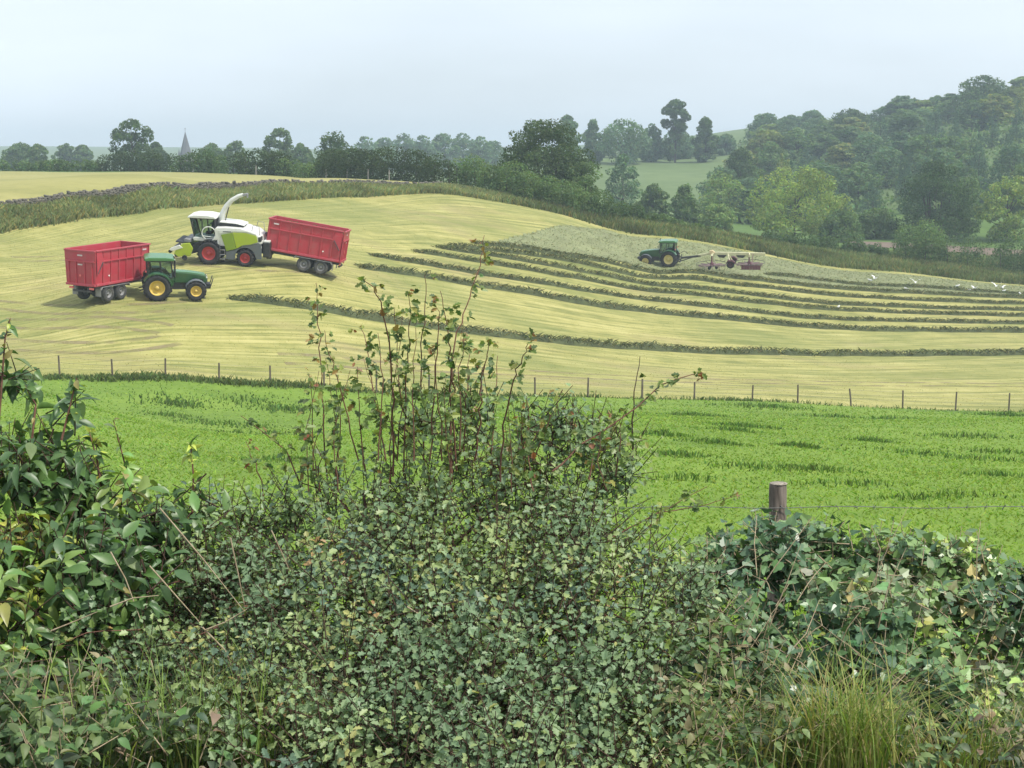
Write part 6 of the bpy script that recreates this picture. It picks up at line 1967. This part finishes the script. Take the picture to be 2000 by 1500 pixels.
# a sprig climbing the post, a few runners arching over the top
# ---- low bramble and nettle tangle along the bottom
br = bush_root('bramble_patch', 150, 5.2, 'low tangle of bramble and nettle in the bottom left corner', 'bramble')
L4 = Leaves()
pal4 = [(0.083, 0.138, 0.056), (0.128, 0.203, 0.072), (0.195, 0.261, 0.096), (0.285, 0.246, 0.144), (0.053, 0.087, 0.045)]
A, B = twiggy(L4, [(90, 1420, 5.2, .30), (240, 1470, 5.1, .26), (-30, 1480, 5.1, .33), (110, 1520, 4.9, .3), (330, 1510, 5.0, .26), (-60, 1350, 5.4, .25)], 420, 6, (.035, .065), pal4, [.3, .32, .2, .08, .1], 105, droopy=.3, nt=2)
twig_mesh('twigs', A, B, .003, M['drystem'], br, np.array(br.location))
L4.pack()
finish_leaves(br, L4, T_BR, M['leaf_bramble'], {}, 200)
br2 = bush_root('bramble_patch', 1380, 5.6, 'straggling pale green bramble between the hawthorn and the ivy', 'bramble')
L5 = Leaves()
A, B = twiggy(L5, [(1330, 1290, 6.0, .24), (1400, 1400, 5.7, .26), (1290, 1430, 5.6, .25), (1480, 1330, 6.1, .2), (1360, 1500, 5.4, .26), (1520, 1490, 5.5, .22), (1800, 1500, 5.6, .28), (1950, 1500, 5.7, .28), (1400, 1220, 6.3, .16)], 480, 6, (.028, .052), pal4, [.26, .32, .24, .10, .08], 106, droopy=.3, nt=2, shell=(.3, 1.05))
twig_mesh('twigs', A, B, .003, M['drystem'], br2, np.array(br2.location))
L5.pack()
finish_leaves(br2, L5, T_BR, M['leaf_bramble'], {}, 250)
emit_all()


# ---- long grass at the foot of the hedge
def grass_clump(name, label, spots, n, hgt, wid, pal, wts, seed, spread=0.10, lean=.55, cat='grass', kind=None):
    g = np.random.default_rng(seed)
    SG = 6
    spots = np.array([tuple(gpt(px, d)) + (r,) for px, d, r in spots])
    b = g.integers(0, len(spots), n)
    p0 = spots[b, :3].copy(); p0[:, :2] += g.normal(size=(n, 2)) * spots[b, 3:4]
    p0[:, 2] = ground(p0[:, 0], p0[:, 1]) - .02
    az = g.uniform(0, 2 * np.pi, n)
    out = np.stack([np.cos(az), np.sin(az), np.zeros(n)], 1)
    sd = np.stack([-np.sin(az), np.cos(az), np.zeros(n)], 1)
    h = g.uniform(hgt[0], hgt[1], n); ln = lean * g.uniform(.25, 1.3, n)
    w = wid * g.uniform(.6, 1.4, n)
    V = []
    for k in range(SG + 1):
        t = k / SG
        c = p0 + out * (h * ln * t ** 2.2)[:, None] + np.array([0, 0, 1.0]) * (h * (t - .32 * ln * t ** 3))[:, None]
        ww = (w * (1 - t ** 1.6) * .5 + .0004)[:, None]
        V += [c - sd * ww, c + sd * ww]
    V = np.stack(V, 1)
    o = np.arange(n)[:, None] * (2 * SG + 2)
    F = np.concatenate([o + np.array([[2 * k, 2 * k + 1, 2 * k + 3, 2 * k + 2]]) for k in range(SG)])
    pal = np.array(pal)
    c = pal[g.choice(len(pal), n, p=wts)] * g.uniform(.75, 1.25, (n, 1))
    base = spots[:, :3].mean(0)
    ob = np_obj(name, V.reshape(-1, 3) - base, F, M['grass'], np.repeat(c, 2 * SG + 2, 0))
    ob.location = base
    tag(ob, label, cat, kind=kind)
    return ob


palg = [(0.125, 0.213, 0.046), (0.200, 0.288, 0.065), (0.300, 0.325, 0.104), (0.425, 0.350, 0.169)]
grass_clump('grass_clump', 'bright yellow-green grass clump at the bottom right below the ivy', [(1640, 5.6, .09), (1600, 5.65, .06), (1690, 5.6, .07)], 460, (.25, .62), .006, palg, [.16, .30, .32, .22], 1, lean=.7)
grass_clump('grass_clump', 'dark green grass tuft near the bottom left of the hedge', [(400, 5.2, .10), (460, 5.25, .10), (340, 5.15, .08)], 260, (.25, .6), .007, [(0.09, 0.15, 0.04), (0.14, 0.21, 0.05), (0.26, 0.25, 0.1)], [.45, .4, .15], 2, lean=.6)
grass_clump('mixed_grass', 'straggling green and dry grass along the foot of the ivy', [(1300, 5.7, .12), (1420, 5.6, .14), (1500, 5.7, .12), (1800, 5.8, .15), (1900, 5.7, .15), (1980, 5.8, .12), (1250, 5.5, .1), (2120, 5.8, .16), (2280, 5.8, .16), (2420, 5.9, .16)], 980, (.15, .45), .0055, palg, [.20, .24, .26, .30], 3, lean=.9, kind='stuff')
grass_clump('mixed_grass', 'thin grass blades poking through the hedge at lower left', [(100, 5.0, .15), (200, 5.1, .15), (300, 5.2, .15), (520, 5.3, .15)], 130, (.3, .7), .007, palg, [.4, .35, .15, .1], 4, lean=.5, kind='stuff')

# ---- dry stalks lying over ivy and hedge
dry = bush_root('dry_stalks', 1650, 6.4, 'pale dry stalks lying criss-cross over the ivy mound', 'dry stalks')
for j in range(58):
    px, py = gl.uniform(1360, 1990), gl.uniform(1120, 1460)
    d = 6.9 - (py - 1100) / 400 * .95 - .12
    ln = gl.uniform(50, 190); an = gl.choice([R(55), R(70), R(115), R(35), R(150)]) + gl.normal() * .25
    a = P(px, py, d); b = P(px + math.cos(an) * ln, py - math.sin(an) * ln, d + gl.uniform(0, .25))
    mid = a.lerp(b, .5) + Vector((gl.normal() * .025, -.03, gl.uniform(0, .04)))
    r = gl.uniform(.0014, .003)
    MB().tube([a - dry.location, a.lerp(mid, .6) - dry.location + Vector((0, 0, .006)), mid - dry.location, b - dry.location], [r, r * .9, r * .8, r * .4], 5).build('stalk', M['drystem'], dry)
dry2 = bush_root('dry_stalks', 400, 6.0, 'long pale dry stalks leaning across the left part of the hedge', 'dry stalks')
for pts in [[(312, 992), (395, 1090), (478, 1195)], [(292, 1105), (345, 1165), (392, 1218)], [(530, 1036), (545, 1068), (566, 1115)], [(216, 1078), (245, 1130), (276, 1215)], [(95, 1270), (120, 1370), (145, 1470)], [(795, 1185), (835, 1210), (870, 1240)],
            [(395, 1225), (440, 1270), (452, 1300)], [(402, 1230), (440, 1215), (482, 1190)], [(450, 1050), (465, 1120), (478, 1185)], [(295, 1290), (305, 1340), (312, 1400)], [(100, 1232), (150, 1212), (190, 1195)], [(215, 1185), (260, 1168), (310, 1163)]]:
    d = [5.75 - (pts[0][1] - 1000) / 500 * .55] * 3
    path = [P(x, y, q) - dry2.location for (x, y), q in zip(pts, d)]
    MB().tube(path, [.0032, .0026, .0016], 6).build('stalk', M['drystem'], dry2)

# ------------------------------------------------------------------ near fence: round post and barbed wire
M['barb'] = paint('barbed_wire', (0.16, 0.17, 0.17), 0.5, 0.5, 0.4, (0.14, 0.10, 0.06), 8, .5)
M['nearpost'] = bark_mat('sun_bleached_post', (0.09, 0.075, 0.062), (0.25, 0.21, 0.175), 14)
nf = empty('near_fence', gpt(1511, 8.6))
tp_ = P(1511, 945, 8.6) - nf.location
g0 = nf.location


def near_post(c, top, r=.053):
    rings = []
    mb = MB()
    n_ = 14
    hs = [-.4, 0, top * .5, top - .03, top]
    rr = [r * 1.02, r * 1.02, r, r * .99, r * .93]
    mb.tube([c + Vector((.006 * math.sin(h * 3), 0, h)) for h in hs], rr, n_)
    gp_ = random.Random(4)
    bump = [gp_.uniform(.93, 1.05) for _ in range(n_)]      # split, uneven round timber
    for i, v in enumerate(mb.v):
        k_ = i % n_
        ax_ = c + Vector((.006 * math.sin((v[2] - c.z) * 3), 0, 0))
        mb.v[i] = (ax_.x + (v[0] - ax_.x) * bump[k_], ax_.y + (v[1] - ax_.y) * bump[k_], v[2] + (.006 * math.sin(k_ * 1.3) if v[2] > c.z + top - .01 else 0))
    return mb.build('post', M['nearpost'], nf)


near_post(Vector((0, 0, 0)), tp_.z)
MB().lathe([(0, .0), (0, .052), (.004, .050), (.005, 0)], (0.002, 0, tp_.z + .001), 14, 'z').build('post_top', bark_mat('cut_post_end', (0.22, 0.19, 0.15), (0.38, 0.34, 0.28), 20), nf)
for px_ in (-330, 2560):
    c = gpt(px_, 8.9) - nf.location
    near_post(c, tp_.z)
for off in (.12, .48, .84):
    zt = tp_.z - off if off > .2 else (P(1620, 990, 8.55) - g0).z
    path = []
    for px_ in np.linspace(300, 2600, 36):
        q = P(px_, 990, 8.55) - g0
        path.append(Vector((q.x, -.06 + .0, zt + .006 * math.sin(px_ * .02))))
    w_ = MB().tube(path, .0022, 5).build('wire', M['barb'], nf)
    mb = MB()
    x = path[0].x
    gb2 = random.Random(int(off * 100))
    while x < path[-1].x:
        for s in (-1, 1):
            a = gb2.uniform(0, 6.28)
            e = Vector((s * .008, math.cos(a) * .016, math.sin(a) * .016))
            mb.tube([Vector((x, -.06, zt)) - e, Vector((x, -.06, zt)) + e], .0018, 4)
        x += .105
    tag(mb.build('barbs', M['barb'], w_), kind='stuff')
tag(nf, 'near round wooden post and barbed wire rising out of the ivy', 'fence')
# ------------------------------------------------------------------ hazy air
M['haze'] = bpy.data.materials.new('hazy_air')
M['haze'].use_nodes = True
hn, hl = M['haze'].node_tree.nodes, M['haze'].node_tree.links
hn.clear()
ho = hn.new('ShaderNodeOutputMaterial')
hv = hn.new('ShaderNodeVolumePrincipled')
hv.inputs['Color'].default_value = (0.74, 0.90, 1.0, 1)
hv.inputs['Density'].default_value = 0.00044
hv.inputs['Anisotropy'].default_value = 0.0
hl.new(hv.outputs[0], ho.inputs['Volume'])
hb = MB().box((0, 1640, 20), (5400, 3500, 120)).build('haze', M['haze'])
tag(hb, 'pale blue summer haze filling the air over the valley', 'haze', kind='stuff')
